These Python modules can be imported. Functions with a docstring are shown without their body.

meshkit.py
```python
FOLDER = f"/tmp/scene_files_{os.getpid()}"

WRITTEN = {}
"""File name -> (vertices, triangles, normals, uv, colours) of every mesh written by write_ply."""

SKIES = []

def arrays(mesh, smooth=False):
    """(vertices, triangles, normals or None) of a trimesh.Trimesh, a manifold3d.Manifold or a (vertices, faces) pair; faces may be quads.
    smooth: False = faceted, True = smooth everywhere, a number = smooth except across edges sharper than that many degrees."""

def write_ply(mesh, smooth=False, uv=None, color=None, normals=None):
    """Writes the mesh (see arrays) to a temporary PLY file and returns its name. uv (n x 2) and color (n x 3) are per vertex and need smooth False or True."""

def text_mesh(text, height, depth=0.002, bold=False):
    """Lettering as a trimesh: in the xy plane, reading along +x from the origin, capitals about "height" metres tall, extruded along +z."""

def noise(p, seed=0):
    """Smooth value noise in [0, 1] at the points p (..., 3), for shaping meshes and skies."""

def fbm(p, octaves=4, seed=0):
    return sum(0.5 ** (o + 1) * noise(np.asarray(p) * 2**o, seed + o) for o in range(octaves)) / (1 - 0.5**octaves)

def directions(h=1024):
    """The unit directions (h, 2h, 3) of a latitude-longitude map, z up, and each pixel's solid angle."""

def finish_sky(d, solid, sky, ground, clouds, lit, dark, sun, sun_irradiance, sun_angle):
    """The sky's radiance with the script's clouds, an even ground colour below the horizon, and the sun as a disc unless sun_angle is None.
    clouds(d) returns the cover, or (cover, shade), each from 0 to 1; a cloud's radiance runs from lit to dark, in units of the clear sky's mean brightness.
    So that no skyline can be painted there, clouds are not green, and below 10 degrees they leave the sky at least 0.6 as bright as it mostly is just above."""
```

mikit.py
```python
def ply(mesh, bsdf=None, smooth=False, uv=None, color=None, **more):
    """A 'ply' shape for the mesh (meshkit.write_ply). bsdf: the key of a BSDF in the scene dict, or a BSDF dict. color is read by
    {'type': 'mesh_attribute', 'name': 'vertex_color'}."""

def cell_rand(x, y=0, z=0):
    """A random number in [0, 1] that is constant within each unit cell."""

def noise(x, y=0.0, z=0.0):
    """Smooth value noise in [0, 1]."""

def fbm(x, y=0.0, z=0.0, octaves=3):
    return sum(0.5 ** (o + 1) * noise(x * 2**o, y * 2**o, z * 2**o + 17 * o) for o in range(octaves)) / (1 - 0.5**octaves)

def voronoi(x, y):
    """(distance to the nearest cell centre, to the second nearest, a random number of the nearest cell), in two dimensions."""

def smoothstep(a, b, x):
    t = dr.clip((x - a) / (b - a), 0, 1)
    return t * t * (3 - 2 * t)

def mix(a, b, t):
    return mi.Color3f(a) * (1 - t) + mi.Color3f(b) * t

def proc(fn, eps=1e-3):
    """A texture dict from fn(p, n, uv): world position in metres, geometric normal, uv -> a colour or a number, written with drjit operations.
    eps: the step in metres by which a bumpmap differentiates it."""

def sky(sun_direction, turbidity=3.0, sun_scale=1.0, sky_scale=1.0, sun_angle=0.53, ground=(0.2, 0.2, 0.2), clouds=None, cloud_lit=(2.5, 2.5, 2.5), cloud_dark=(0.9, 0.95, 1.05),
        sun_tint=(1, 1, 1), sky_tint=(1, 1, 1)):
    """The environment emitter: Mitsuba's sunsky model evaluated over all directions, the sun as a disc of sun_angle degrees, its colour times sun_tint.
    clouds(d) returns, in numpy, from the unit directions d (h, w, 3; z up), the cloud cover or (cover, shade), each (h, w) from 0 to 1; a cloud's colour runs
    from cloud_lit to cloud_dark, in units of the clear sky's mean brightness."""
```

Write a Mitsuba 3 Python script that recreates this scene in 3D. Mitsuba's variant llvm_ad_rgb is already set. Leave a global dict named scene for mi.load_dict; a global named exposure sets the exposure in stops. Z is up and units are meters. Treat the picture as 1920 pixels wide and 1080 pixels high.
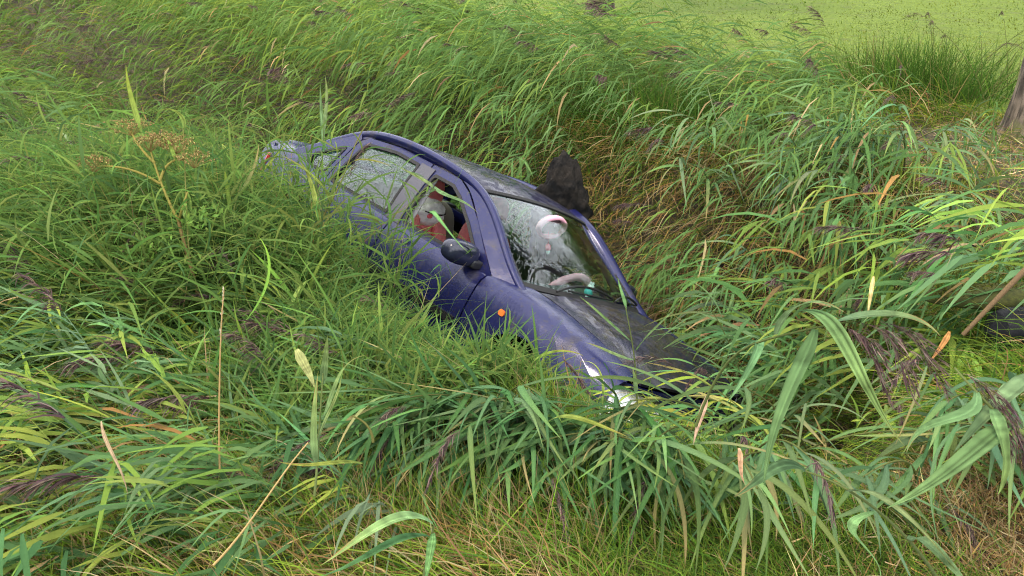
import math
import numpy as np
import trimesh
import shapely
from shapely.geometry import Polygon, Point
from shapely import affinity
import manifold3d as m3
import mitsuba as mi
import mikit
import meshkit
import drjit as dr
from scipy.interpolate import PchipInterpolator, CubicSpline

scene, labels = {}, {}
rng = np.random.default_rng(7)
T = mi.ScalarTransform4f
A = np.array

# ------------------------------------------------------------------ camera, sky, exposure
EYE, TILT = 2.0, math.radians(23)
scene['camera'] = {'type': 'perspective', 'fov': math.degrees(2 * math.atan(960 / 1700)), 'fov_axis': 'x',
                   'near_clip': 0.05, 'far_clip': 2000.0,
                   'to_world': T().look_at(origin=[0, 0, EYE], target=[0, math.cos(TILT), EYE - math.sin(TILT)], up=[0, 0, 1])}
scene['sky'] = mikit.sky([-0.35, -0.25, 0.9], turbidity=4, sun_scale=0.22, sun_angle=14, clouds=lambda d: 1.0,
                         cloud_lit=(2.35, 2.4, 2.55))
exposure = 3.15
VEG = True

# ------------------------------------------------------------------ helpers
def nz(v):
    return v / np.maximum(np.linalg.norm(v, axis=-1, keepdims=True), 1e-9)


def ss(a, b, x):
    t = np.clip((np.asarray(x, float) - a) / (b - a), 0, 1)
    return t * t * (3 - 2 * t)


def key_of(name):
    if name not in scene and name not in labels:
        return name
    k = 1
    while f'{name}_{k:03d}' in scene or f'{name}_{k:03d}' in labels:
        k += 1
    return f'{name}_{k:03d}'


def thing(name, label, cat, group=None):
    k = key_of(name)
    labels[k] = {'label': label, 'category': cat}
    if group:
        labels[k]['group'] = group
    return k


def obj(name, mesh, bsdf, parent=None, smooth=30, color=None, label=None, **kw):
    k = key_of(f'{parent}__{name}' if parent else name)
    scene[k] = mikit.ply(mesh, bsdf, smooth=smooth, color=color)
    d = dict(kw)
    if label:
        d['label'] = label
    if d:
        labels[k] = d
    else:
        labels.setdefault(k, {})
    return k


def mat(name, d):
    scene[name] = d
    return name


def rgb(*c):
    return {'type': 'rgb', 'value': list(c)}


def two(d):
    return {'type': 'twosided', 'bsdf': d}


def prin(c, rough=0.5, **k):
    return two({'type': 'principled', 'base_color': c if isinstance(c, dict) else rgb(*c), 'roughness': rough, **k})


def verts(m):
    if hasattr(m, 'to_mesh'):
        q = m.to_mesh()
        return np.array(q.vert_properties[:, :3], float), np.array(q.tri_verts)
    if isinstance(m, trimesh.Trimesh):
        return np.array(m.vertices), np.array(m.faces)
    return np.asarray(m[0], float), np.asarray(m[1])


def join(*ms):
    vs, fs, n = [], [], 0
    for m in ms:
        v, f = verts(m)
        vs.append(v)
        fs.append(f + n)
        n += len(v)
    return np.vstack(vs), np.vstack(fs)


def mirror(m):
    v, f = verts(m)
    return v * [1, -1, 1], f[:, ::-1]


def xf(m, M=None, t=(0, 0, 0)):
    v, f = verts(m)
    if M is not None:
        v = v @ np.asarray(M).T
    return v + np.asarray(t), f


def rotm(axis, deg):
    return trimesh.transformations.rotation_matrix(math.radians(deg), axis)[:3, :3]


def curve(pts, n):
    p = np.asarray(pts, float)
    t = np.r_[0, np.cumsum(np.linalg.norm(np.diff(p, axis=0), axis=1))]
    return CubicSpline(t, p)(np.linspace(0, t[-1], n))


def tube(p, r, sides=8, flat=1.0, up=(0, 0, 1), cap=True):
    """a swept tube; r may vary along it; flat squeezes it along its second axis"""
    p = np.asarray(p, float)
    r = np.broadcast_to(r, (len(p),))
    t = nz(np.gradient(p, axis=0))
    a = nz(np.cross(t, np.asarray(up, float)))
    b = np.cross(a, t)
    g = np.arange(sides) * 2 * np.pi / sides
    v = p[:, None] + r[:, None, None] * (np.cos(g)[None, :, None] * a[:, None] + flat * np.sin(g)[None, :, None] * b[:, None])
    i, j = np.meshgrid(np.arange(len(p) - 1), np.arange(sides), indexing='ij')
    q = np.stack([i * sides + j, i * sides + (j + 1) % sides, (i + 1) * sides + (j + 1) % sides, (i + 1) * sides + j], -1).reshape(-1, 4)
    f = np.vstack([q[:, [0, 1, 2]], q[:, [0, 2, 3]]])
    v = v.reshape(-1, 3)
    if cap:
        n = len(v)
        v = np.vstack([v, p[0], p[-1]])
        k = np.arange(sides)
        k1 = (k + 1) % sides
        e = (len(p) - 1) * sides
        f = np.vstack([f, np.stack([np.full(sides, n), k1, k], 1), np.stack([np.full(sides, n + 1), e + k, e + k1], 1)])
    return v, f


def slab(poly, thick, surf, res=0.06, off=0.0):
    """a sheet of the given thickness whose outline is a polygon in the parameters of a surface"""
    polys = getattr(poly, 'geoms', [poly])
    loops = []
    for g in polys:
        loops += [np.asarray(g.exterior.coords)[:-1]] + [np.asarray(h.coords)[:-1] for h in g.interiors]
    m = m3.CrossSection(loops, m3.FillRule.EvenOdd).extrude(abs(thick)).refine_to_length(res)
    off += min(thick, 0)
    v, f = verts(m)
    a, b, t = v[:, 0], v[:, 1], v[:, 2] + off
    e = 1e-3
    P = surf(a, b)
    n = nz(np.cross(surf(a + e, b) - surf(a - e, b), surf(a, b + e) - surf(a, b - e)))
    v = P + n * t[:, None]
    if np.linalg.det(np.stack([surf(a[:1] + e, b[:1])[0] - P[0], surf(a[:1], b[:1] + e)[0] - P[0], n[0]])) < 0:
        f = f[:, ::-1]
    return v, f


def rbox(size, r=0.02, seg=12):
    """a box with rounded edges"""
    s = np.asarray(size) / 2 - r
    b = m3.Manifold.sphere(r, seg)
    return m3.Manifold.batch_hull([b.translate((x * s[0], y * s[1], z * s[2])) for x in (-1, 1) for y in (-1, 1) for z in (-1, 1)])


def blob(r, seg=3, p=2.0, amp=0.0, freq=8, seed=0):
    """a superellipsoid, roughened"""
    m = trimesh.creation.icosphere(seg, 1.0)
    v = np.array(m.vertices)
    v = v / (np.abs(v) ** p).sum(1, keepdims=True) ** (1 / p)
    v = v * r
    if amp:
        n = nz(v)
        v = v + n * (amp * (meshkit.fbm(v * freq + 31, 3, seed) - 0.5))[:, None]
    return v, np.array(m.faces)


# ------------------------------------------------------------------ materials
def leafmat(name, rough=0.45, trans=0.5, spec=0.5):
    return mat(name, {'type': 'principledthin', 'base_color': {'type': 'mesh_attribute', 'name': 'vertex_color'},
                      'roughness': rough, 'diff_trans': trans, 'spec_trans': 0.0, 'eta': 1.3})


leafmat('grass_leaf', 0.75, 0.9)
leafmat('reed_leaf', 0.5, 0.75)
leafmat('straw', 0.7, 0.4)
mat('lawn_leaf', {'type': 'principledthin', 'base_color': {'type': 'mesh_attribute', 'name': 'vertex_color'}, 'roughness': 0.95, 'diff_trans': 0.8, 'eta': 1.08})
leafmat('plume_fluff', 0.9, 0.5)


def soil_fn(p, n, uv):
    f = mikit.fbm(p.x * 3, p.y * 3, p.z * 3, 4)
    g = mikit.fbm(p.x * 25, p.y * 25, p.z * 25, 3)
    c = mikit.mix((0.020, 0.017, 0.010), (0.075, 0.06, 0.028), mikit.smoothstep(0.3, 0.7, g))
    green = mikit.mix((0.05, 0.085, 0.004), (0.11, 0.16, 0.006), g)
    lawn = mikit.smoothstep(15.6, 17.4, p.y + 1.45 * p.x)
    return mikit.mix(c, green, dr.clip(lawn * (0.5 + f), 0, 0.95))


mat('soil', two({'type': 'bumpmap', 'scale': 0.03, 'arbitrary': mikit.proc(lambda p, n, uv: mikit.fbm(p.x * 14, p.y * 14, p.z * 14, 4), 0.01),
                 'bsdf': {'type': 'principled', 'base_color': mikit.proc(soil_fn), 'roughness': 0.9}}))


def paint_fn(p, n, uv):
    d = mikit.smoothstep(0.56, 0.78, mikit.fbm(p.x * 9, p.y * 9, p.z * 9, 4))
    s = mikit.smoothstep(0.70, 0.80, mikit.noise(p.x * 90, p.y * 90, p.z * 90))
    return mikit.mix((0.010, 0.012, 0.072), (0.040, 0.034, 0.030), dr.clip(0.5 * d + 0.45 * s, 0, 1))


def paint_rough(p, n, uv):
    d = mikit.smoothstep(0.50, 0.78, mikit.fbm(p.x * 9, p.y * 9, p.z * 9, 4))
    return 0.18 + 0.35 * d


mat('car_paint', two({'type': 'principled', 'base_color': mikit.proc(paint_fn), 'roughness': mikit.proc(paint_rough),
                      'metallic': 0.2, 'clearcoat': 0.7, 'clearcoat_gloss': 0.95, 'specular': 0.45}))


def grime_fn(p, n, uv):
    f = mikit.fbm(p.x * 6, p.y * 6, p.z * 6, 4)
    s = mikit.smoothstep(0.52, 0.66, mikit.fbm(p.x * 45, p.y * 45, p.z * 45, 3)) * mikit.smoothstep(0.40, 0.62, f)
    return mikit.mix((0.010, 0.010, 0.030), (0.026, 0.022, 0.018), dr.clip(0.55 * mikit.smoothstep(0.35, 0.7, f) + s, 0, 1))


mat('grimy_paint', two({'type': 'principled', 'base_color': mikit.proc(grime_fn),
                        'roughness': mikit.proc(lambda p, n, uv: 0.16 + 0.35 * mikit.smoothstep(0.4, 0.65, mikit.fbm(p.x * 30, p.y * 30, p.z * 30, 3))),
                        'clearcoat': 0.6, 'clearcoat_gloss': 0.85, 'specular': 0.5}))
mat('black_trim', prin((0.012, 0.012, 0.014), 0.45))
mat('pillar_film', prin((0.05, 0.048, 0.062), 0.38, clearcoat=0.5))
mat('dark_mirror', prin((0.012, 0.014, 0.035), 0.12, clearcoat=1.0, clearcoat_gloss=0.97))
mat('rubber', prin((0.015, 0.015, 0.015), 0.75))
mat('interior_dark', prin((0.03, 0.032, 0.033), 0.8))
mat('interior_beige', prin((0.20, 0.175, 0.15), 0.85))
mat('interior_grey', prin((0.42, 0.40, 0.41), 0.8))


def fabric(name, c, f=120, h=0.004):
    mat(name, two({'type': 'bumpmap', 'scale': h, 'arbitrary': mikit.proc(lambda p, n, uv: mikit.fbm(p.x * f, p.y * f, p.z * f, 2), 0.002),
                   'bsdf': {'type': 'principled', 'base_color': mikit.proc(lambda p, n, uv: mikit.mix([0.75 * x for x in c], [1.1 * x for x in c], mikit.fbm(p.x * 40, p.y * 40, p.z * 40, 3))),
                            'roughness': 0.95, 'sheen': 0.6}}))


fabric('red_fabric', (0.74, 0.20, 0.20))
fabric('white_plush', (0.90, 0.86, 0.86), 160, 0.006)
fabric('pink_plush', (0.86, 0.40, 0.50), 160, 0.008)
mat('pink_cloth', prin((0.75, 0.12, 0.16), 0.9))
mat('teal_plastic', prin((0.05, 0.42, 0.42), 0.35))
mat('white_plastic', prin((0.75, 0.75, 0.73), 0.4))
mat('steel', two({'type': 'roughconductor', 'material': 'Al', 'alpha': 0.12}))
mat('lamp_reflector', prin((0.92, 0.92, 0.93), 0.25, metallic=0.3, clearcoat=1.0))
mat('lamp_glass', {'type': 'thindielectric', 'int_ior': 1.5})
mat('window_glass', {'type': 'thindielectric', 'int_ior': 1.5, 'specular_transmittance': rgb(0.60, 0.78, 0.73), 'specular_reflectance': rgb(0.95, 1.0, 1.0)})
mat('amber', prin((0.60, 0.13, 0.01), 0.3, clearcoat=1.0))
mat('red_lens', prin((0.45, 0.02, 0.02), 0.2, clearcoat=1.0))

# ------------------------------------------------------------------ the lie of the land
AXIS = A([[7.5, 6.2], [5.0, 5.6], [3.2, 5.15], [1.9, 5.35], [0.35, 6.95], [-1.35, 8.75], [-3.5, 11.5], [-7.0, 15.5], [-14, 24]])


def axis_offset(x, y):
    """signed distance from the ditch's middle line (positive on the camera's side) and how far along it"""
    x, y = np.asarray(x, float), np.asarray(y, float)
    best, sign, along, acc = np.full(x.shape, 1e9), np.ones(x.shape), np.zeros(x.shape), 0.0
    for a, b in zip(AXIS[:-1], AXIS[1:]):
        d = b - a
        L = np.hypot(*d)
        t = np.clip(((x - a[0]) * d[0] + (y - a[1]) * d[1]) / L**2, 0, 1)
        px, py = x - a[0] - t * d[0], y - a[1] - t * d[1]
        r = np.hypot(px, py)
        s = d[0] * py - d[1] * px
        m = r < best
        best, sign, along = np.where(m, r, best), np.where(m, np.where(s > 0, 1, -1), sign), np.where(m, acc + t * L, along)
        acc += L
    return best * sign, along


S0 = 4.35          # along the line, where the dam at the right-hand end lies


def H(x, y):
    e, s = axis_offset(x, y)
    deep = -0.45 - 1.15 * ss(S0 + 0.2, S0 + 2.2, s)
    w = ss(S0, S0 + 1.9, s)
    k = np.where(e > 0, ss(0, 1, (e - .25 - 1.05 * w) / (0.95 + 0.85 * w)), ss(0.25, 1.55, -e))
    P = np.stack([x, y, 0 * x], -1)
    bumps = 0.10 * (meshkit.fbm(P * 0.9, 3, 5) - 0.5) + 0.05 * (meshkit.fbm(P * 4.0, 2, 9) - 0.5)
    return deep * (1 - k) + bumps + 0.0 * x


def ground_grid():
    gx = np.sinh(np.linspace(-5.2, 5.2, 251)) * 3.3
    gy = 5.5 + np.sinh(np.linspace(-3.2, 5.0, 241)) * 4.0
    X, Y = np.meshgrid(gx, gy, indexing='ij')
    v = np.stack([X, Y, H(X, Y)], -1).reshape(-1, 3)
    i, j = np.meshgrid(np.arange(len(gx) - 1), np.arange(len(gy) - 1), indexing='ij')
    a = i * len(gy) + j
    q = np.stack([a, a + len(gy), a + len(gy) + 1, a + 1], -1).reshape(-1, 4)
    return v, np.vstack([q[:, [0, 1, 2]], q[:, [0, 2, 3]]])


obj('ground', ground_grid(), 'soil', smooth=True, kind='structure')

# ------------------------------------------------------------------ the car (x forward, y left, z up; origin under its middle)
CAR_M = np.stack([A([0.6600, -0.7446, -0.0999]), A([0.6488, 0.6320, -0.4238]), A([0.3787, 0.2149, 0.9002])], 1)
CAR_T = A([-0.48, 5.91, -3.13 + EYE])
car = thing('crashed_car', 'dark blue four-door saloon car lying nose down and tilted in the overgrown ditch', 'car')


def cp(name, mesh, bsdf, parent=None, smooth=30, **k):
    return obj(name, xf(mesh, CAR_M, CAR_T), bsdf, parent or car, smooth, **k)


ZT = PchipInterpolator([-2.2, -2.1, -1.6, -1.1, -0.2, 0.75, 1.0, 1.5, 1.9, 2.1], [.975, .985, 1.0, .955, .935, .93, .925, .862, .765, .695])
GX = PchipInterpolator([-2.3, -2.15, -1.8, -1.2, 0.8, 1.55, 1.95, 2.15], [.84, .90, .97, 1.0, 1.0, .98, .90, .78])
QK = [.16, .26, .42, .58, .70, .80, .88, .98, 1.08, 1.16]
QY = PchipInterpolator(QK, [.73, .825, .85, .856, .838, .80, .745, .665, .58, .51])
QZ = PchipInterpolator(QK[4:], [0, .105, .142, .158, .166, .170])


def S_side(x, q, s=-1):
    zt = ZT(x)
    zl = zt - 0.16
    z = np.where(q <= .70, .18 + (q - .18) * (zl - .18) / .52, zl + QZ(np.clip(q, .70, 1.16)))
    return np.stack([x, s * QY(q) * GX(x), z], -1)


def S_up(x, z):
    t = np.clip((z - .90) / .47, -0.1, 1.3)
    y = .772 - .10 * t - .075 * t**2 - 0.012 * ss(0.1, 0.7, x)
    return np.stack([x, -y, z], -1)


def PG(*pts):
    return Polygon(pts)


def rnd(p, r=0.03):
    return p.buffer(-r, quad_segs=5).buffer(2 * r, quad_segs=5).buffer(-r, quad_segs=5)


def pair(name, mesh, bsdf, smooth=30, **k):
    a = cp(name, mesh, bsdf, smooth=smooth, **k)
    b = cp(name, mirror(mesh), bsdf, smooth=smooth)
    return a, b


arch_f, arch_r = Point(1.28, .31).buffer(.355, quad_segs=14), Point(-1.29, .31).buffer(.355, quad_segs=14)
fender = PG((.748, .2), (.748, .845), (.80, .90), (.88, 1.0), (.97, 1.075), (1.83, 1.075), (1.87, .93), (1.87, .68), (1.76, .53), (1.72, .22)).difference(arch_f)
fdoor = PG((.736, .22), (.736, .845), (-.238, .845), (-.238, .22))
rdoor = PG((-.25, .22), (-.25, .845), (-1.07, .845), (-1.07, .66), (-.97, .50), (-.90, .22)).difference(arch_r.buffer(.03))
quarter = PG((-1.082, .846), (-1.082, .5), (-.915, .4), (-.915, .2), (-1.72, .2), (-1.74, .5), (-1.96, .52), (-2.03, .70), (-2.04, 1.075), (-1.66, 1.075), (-1.60, .93), (-1.5, .86)).difference(arch_r)
THK = -0.016
pair('front_fender', slab(rnd(fender, .012), THK, S_side, .05), 'car_paint')
fd, fd2 = pair('front_door', slab(rnd(fdoor, .012), THK, S_side, .05), 'car_paint')
rd, rd2 = pair('rear_door', slab(rnd(rdoor, .012), THK, S_side, .05), 'car_paint')
pair('rear_quarter', slab(rnd(quarter, .012), THK, S_side, .05), 'car_paint')
# dark shell just inside the skin, so that the gaps read as gaps
shell = PG((.70, .2), (.72, .83), (-1.5, .83), (-1.5, .2)).difference(arch_f.buffer(.02)).difference(arch_r.buffer(.02))
pair('inner_shell', slab(shell, -0.012, S_side, .08, off=-.03), 'black_trim')
# rub strip on the flanks and door handles
pair('rub_strip', slab(PG((.70, .50), (.70, .545), (-.88, .545), (-.88, .50)), 0.014, S_side, .08), 'black_trim')
for d, x in ((fd, -.12), (rd, -.93)):
    cp('handle', slab(rnd(PG((x, .735), (x, .775), (x - .15 * (1 if x > -.5 else -1) * -1, .775), (x - .15 * (1 if x > -.5 else -1) * -1, .735)), .012), 0.022, S_side, .02), 'car_paint', d)
cp('side_repeater', slab(rnd(PG((1.0, .685), (1.0, .715), (1.045, .715), (1.045, .685)), .012), 0.010, S_side, .02), 'amber', label='small orange side repeater lamp')

# upper side: door frames, pillars, glass
ofr = PG((-.238, .865), (-.238, 1.345), (.06, 1.335), (.20, 1.285), (.42, 1.155), (.79, .885), (.735, .865))
ifr = PG((-.155, .925), (-.165, 1.29), (.05, 1.285), (.165, 1.24), (.37, 1.12), (.63, .935), (.60, .925))
orr = PG((-.25, .865), (-.25, 1.345), (-.62, 1.352), (-.98, 1.315), (-1.04, 1.27), (-1.13, .865))
irr = PG((-.335, .925), (-.350, 1.305), (-.62, 1.312), (-.94, 1.275), (-.965, 1.25), (-1.065, .925))
pair('front_window_frame', slab(rnd(ofr, .01).difference(rnd(ifr, .02)), -.03, S_up, .05, off=.004), 'car_paint')
pair('rear_window_frame', slab(rnd(orr, .01).difference(rnd(irr, .02)), -.03, S_up, .05, off=.004), 'car_paint')
for i_, n_ in ((ifr, 'front_window_seal'), (irr, 'rear_window_seal')):
    pair(n_, slab(rnd(i_, .02).buffer(.004).difference(rnd(i_.buffer(-.016), .02)), -.022, S_up, .05, off=.010), 'rubber')
pair('door_pillar_cover', slab(PG((-.176, .90), (-.186, 1.315), (-.338, 1.318), (-.322, .90)), .006, S_up, .05, off=.006), 'pillar_film', label='matt grey pillar between the two side windows')


def patch(surf, us, vs, keep=None):
    """an open sheet over a parameter grid"""
    U, V = np.meshgrid(us, vs, indexing='ij')
    v = surf(U.ravel(), V.ravel())
    i, j = np.meshgrid(np.arange(len(us) - 1), np.arange(len(vs) - 1), indexing='ij')
    a = i * len(vs) + j
    q = np.stack([a, a + len(vs), a + len(vs) + 1, a + 1], -1).reshape(-1, 4)
    return v, np.vstack([q[:, [0, 1, 2]], q[:, [0, 2, 3]]])


def quadpatch(c00, c10, c11, c01, surf, n=8, dy=0.0):
    """an open sheet of a quadrilateral in a surface's parameters"""
    def f(u, w):
        p = (1 - u)[:, None] * (1 - w)[:, None] * A(c00) + u[:, None] * (1 - w)[:, None] * A(c10) + u[:, None] * w[:, None] * A(c11) + (1 - u)[:, None] * w[:, None] * A(c01)
        q = surf(p[:, 0], p[:, 1])
        q[:, 1] += dy
        return q
    return patch(f, np.linspace(0, 1, n), np.linspace(0, 1, n))


rg = quadpatch((-.332, .92), (-1.068, .92), (-.955, 1.275), (-.348, 1.31), S_up, 8, .012)
pair('rear_side_window', rg, 'window_glass', smooth=True)
cpil = PG((-1.142, .865), (-1.05, 1.285), (-1.09, 1.315), (-1.64, 1.0), (-1.70, .90), (-1.62, .865))
qg = PG((-1.18, .945), (-1.115, 1.20), (-1.40, 1.045), (-1.44, .955))
pair('rear_pillar', slab(rnd(cpil, .01).difference(rnd(qg, .015)), -.03, S_up, .05, off=.002), 'car_paint')
pair('quarter_window_seal', slab(rnd(qg, .015).buffer(.004).difference(rnd(qg.buffer(-.014), .015)), -.02, S_up, .05, off=.008), 'rubber')
pair('quarter_window', quadpatch((-1.175, .94), (-1.445, .95), (-1.40, 1.05), (-1.115, 1.205), S_up, 6, .012), 'window_glass', smooth=True)
rail = curve([(.99, .665, .885), (.60, .62, 1.12), (.23, .585, 1.325), (-.05, .605, 1.378), (-.40, .618, 1.398), (-.80, .605, 1.375), (-1.08, .59, 1.315), (-1.40, .63, 1.145), (-1.68, .665, .985)], 60)
pair('roof_rail', tube(rail * [1, -1, 1], .042, 12, .72, up=(0, .55, 1)), 'car_paint', smooth=60)
gut = curve([(.97, .70, .91), (.60, .655, 1.135), (.24, .615, 1.335), (-.05, .632, 1.388), (-.40, .645, 1.408), (-.80, .632, 1.385), (-1.10, .615, 1.315)], 50)
pair('roof_gutter', tube(gut * [1, -1, 1] + [0, .008, -.004], .006, 6), 'rubber', smooth=60)


fe = curve([S_up(A([a]), A([b]))[0] for a, b in ((.80, .885), (.60, 1.03), (.42, 1.155), (.215, 1.285), (.06, 1.340), (-.24, 1.350), (-.62, 1.357), (-.98, 1.318), (-1.05, 1.285))], 40)
ge = curve([(.97, -.70, .905), (.78, -.675, 1.025), (.60, -.652, 1.130), (.24, -.612, 1.330), (-.05, -.63, 1.384), (-.40, -.642, 1.403), (-.80, -.63, 1.38), (-1.08, -.616, 1.318), (-1.12, -.615, 1.30)], 40)
pair('roof_side', patch(lambda u, w: fe[(u * 39 + .5).astype(int)] * (1 - w)[:, None] + ge[(u * 39 + .5).astype(int)] * w[:, None] + [0, .006, 0], np.linspace(0, 1, 40), np.linspace(-.03, 1, 4)), 'car_paint', smooth=True)

ZC = PchipInterpolator([-1.2, -1.12, -.8, -.3, .1, .3, .4], [1.335, 1.375, 1.415, 1.438, 1.418, 1.378, 1.35])
HW = PchipInterpolator([-1.3, -1.05, -.3, .22, .4], [.54, .565, .60, .565, .54])


def S_roof(x, b):
    xx = x - np.where(x > 0, .07, -.03) * b**2 * np.abs(x) / .3
    return np.stack([xx, b * HW(x), ZC(x) - .045 * b**2 - .012 * b**6], -1)


cp('roof', slab(Polygon([(-1.13, -1), (.305, -1), (.305, 1), (-1.13, 1)]), -.02, S_roof, .07), 'grimy_paint', label='wet grimy roof with a film of mud')


def S_ws(s, v):
    x = (.305 - .075 * v**2) * (1 - s) + (1.045 - .135 * v**2) * s
    z = (1.372 - .042 * v**2) * (1 - s) + (.950 - .025 * v**2) * s
    b = .025 * np.sin(np.pi * np.clip(s, 0, 1)) * (1 - v**2)
    return np.stack([x + .5 * b, v * (.562 + .085 * s), z + .85 * b], -1)


cp('windscreen', patch(S_ws, np.linspace(0, 1, 16), np.linspace(-1, 1, 20)), 'window_glass', smooth=True)
cp('windscreen_seal', slab(Polygon([(-.012, -1.02), (1.02, -1.02), (1.02, 1.02), (-.012, 1.02)], [[(.022, -.965), (.965, -.965), (.965, .965), (.022, .965)]]), .012, S_ws, .06, off=-.004), 'rubber')


def S_rw(s, v):
    x = (-1.125 + .03 * v**2) * (1 - s) + (-1.70 + .07 * v**2) * s
    z = (1.372 - .05 * v**2) * (1 - s) + (1.01 - .01 * v**2) * s
    return np.stack([x, v * (.56 + .06 * s), z + .02 * np.sin(np.pi * np.clip(s, 0, 1))], -1)


cp('rear_windscreen', patch(S_rw, np.linspace(0, 1, 12), np.linspace(-1, 1, 14)), 'window_glass', smooth=True)


def S_hood(x, y):
    b = np.clip(np.abs(y) / .575, 0, 1.1)
    z = ZT(x) + .006 + .035 * (1 - b**2) + .010 * ss(.47, .40, np.abs(y)) - .05 * ss(1.98, 2.12, x)
    return np.stack([x, y, z], -1)


hood = Polygon([(1.01 + .12 * (1 - (y / .57) ** 2), y) for y in np.linspace(-.57, .57, 15)] + [(1.905 + .10 * (1 - (y / .57) ** 2), y) for y in np.linspace(.57, -.57, 15)])
cp('bonnet', slab(rnd(hood, .01), -.018, S_hood, .05), 'grimy_paint', label='wet dark bonnet speckled with mud')
cowl = Polygon([(.92 + .11 * (1 - (y / .66) ** 2), y) for y in np.linspace(-.66, .66, 13)] + [(1.06 + .12 * (1 - (y / .57) ** 2), y) for y in np.linspace(.60, -.60, 13)])
cp('cowl', slab(cowl, -.01, lambda x, y: S_hood(x, y) - [0, 0, .025], .06), 'black_trim')
for a, b in (((1.06, -.45), (.985, .15)), ((1.09, .12), (1.00, .62))):
    p = np.array([S_hood(A([a[0]]), A([a[1]]))[0] + [-.03, 0, .02], S_ws(A([.90]), A([(a[1] + b[1]) / 1.3]))[0] + [.03, 0, .03], S_ws(A([.95]), A([b[1] / .65]))[0] + [.012, 0, .022]])
    cp('wiper', join(tube(curve(p, 10), .008, 6), tube(np.linspace(p[1] * .4 + p[0] * .6, p[2] + .0, 8) + [.0, 0, -.008], .006, 4)), 'black_trim', smooth=50)
deckp = Polygon([(-1.73, -.57), (-1.73, .57), (-2.06, .57), (-2.12, .3), (-2.13, 0), (-2.12, -.3), (-2.06, -.57)])


def S_deck(x, y):
    return np.stack([x, y, ZT(x) + .008 + .02 * (1 - (y / .57) ** 2) + .012 * ss(-1.98, -2.1, x)], -1)


cp('boot_lid', slab(rnd(deckp, .02), -.02, S_deck, .06), 'car_paint')


# nose and tail: sheets round a plan curve
def plan_curve(pts):
    p = np.asarray(pts, float)
    t = np.linspace(0, 1, len(p))
    c = CubicSpline(t, p)
    return c


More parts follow.
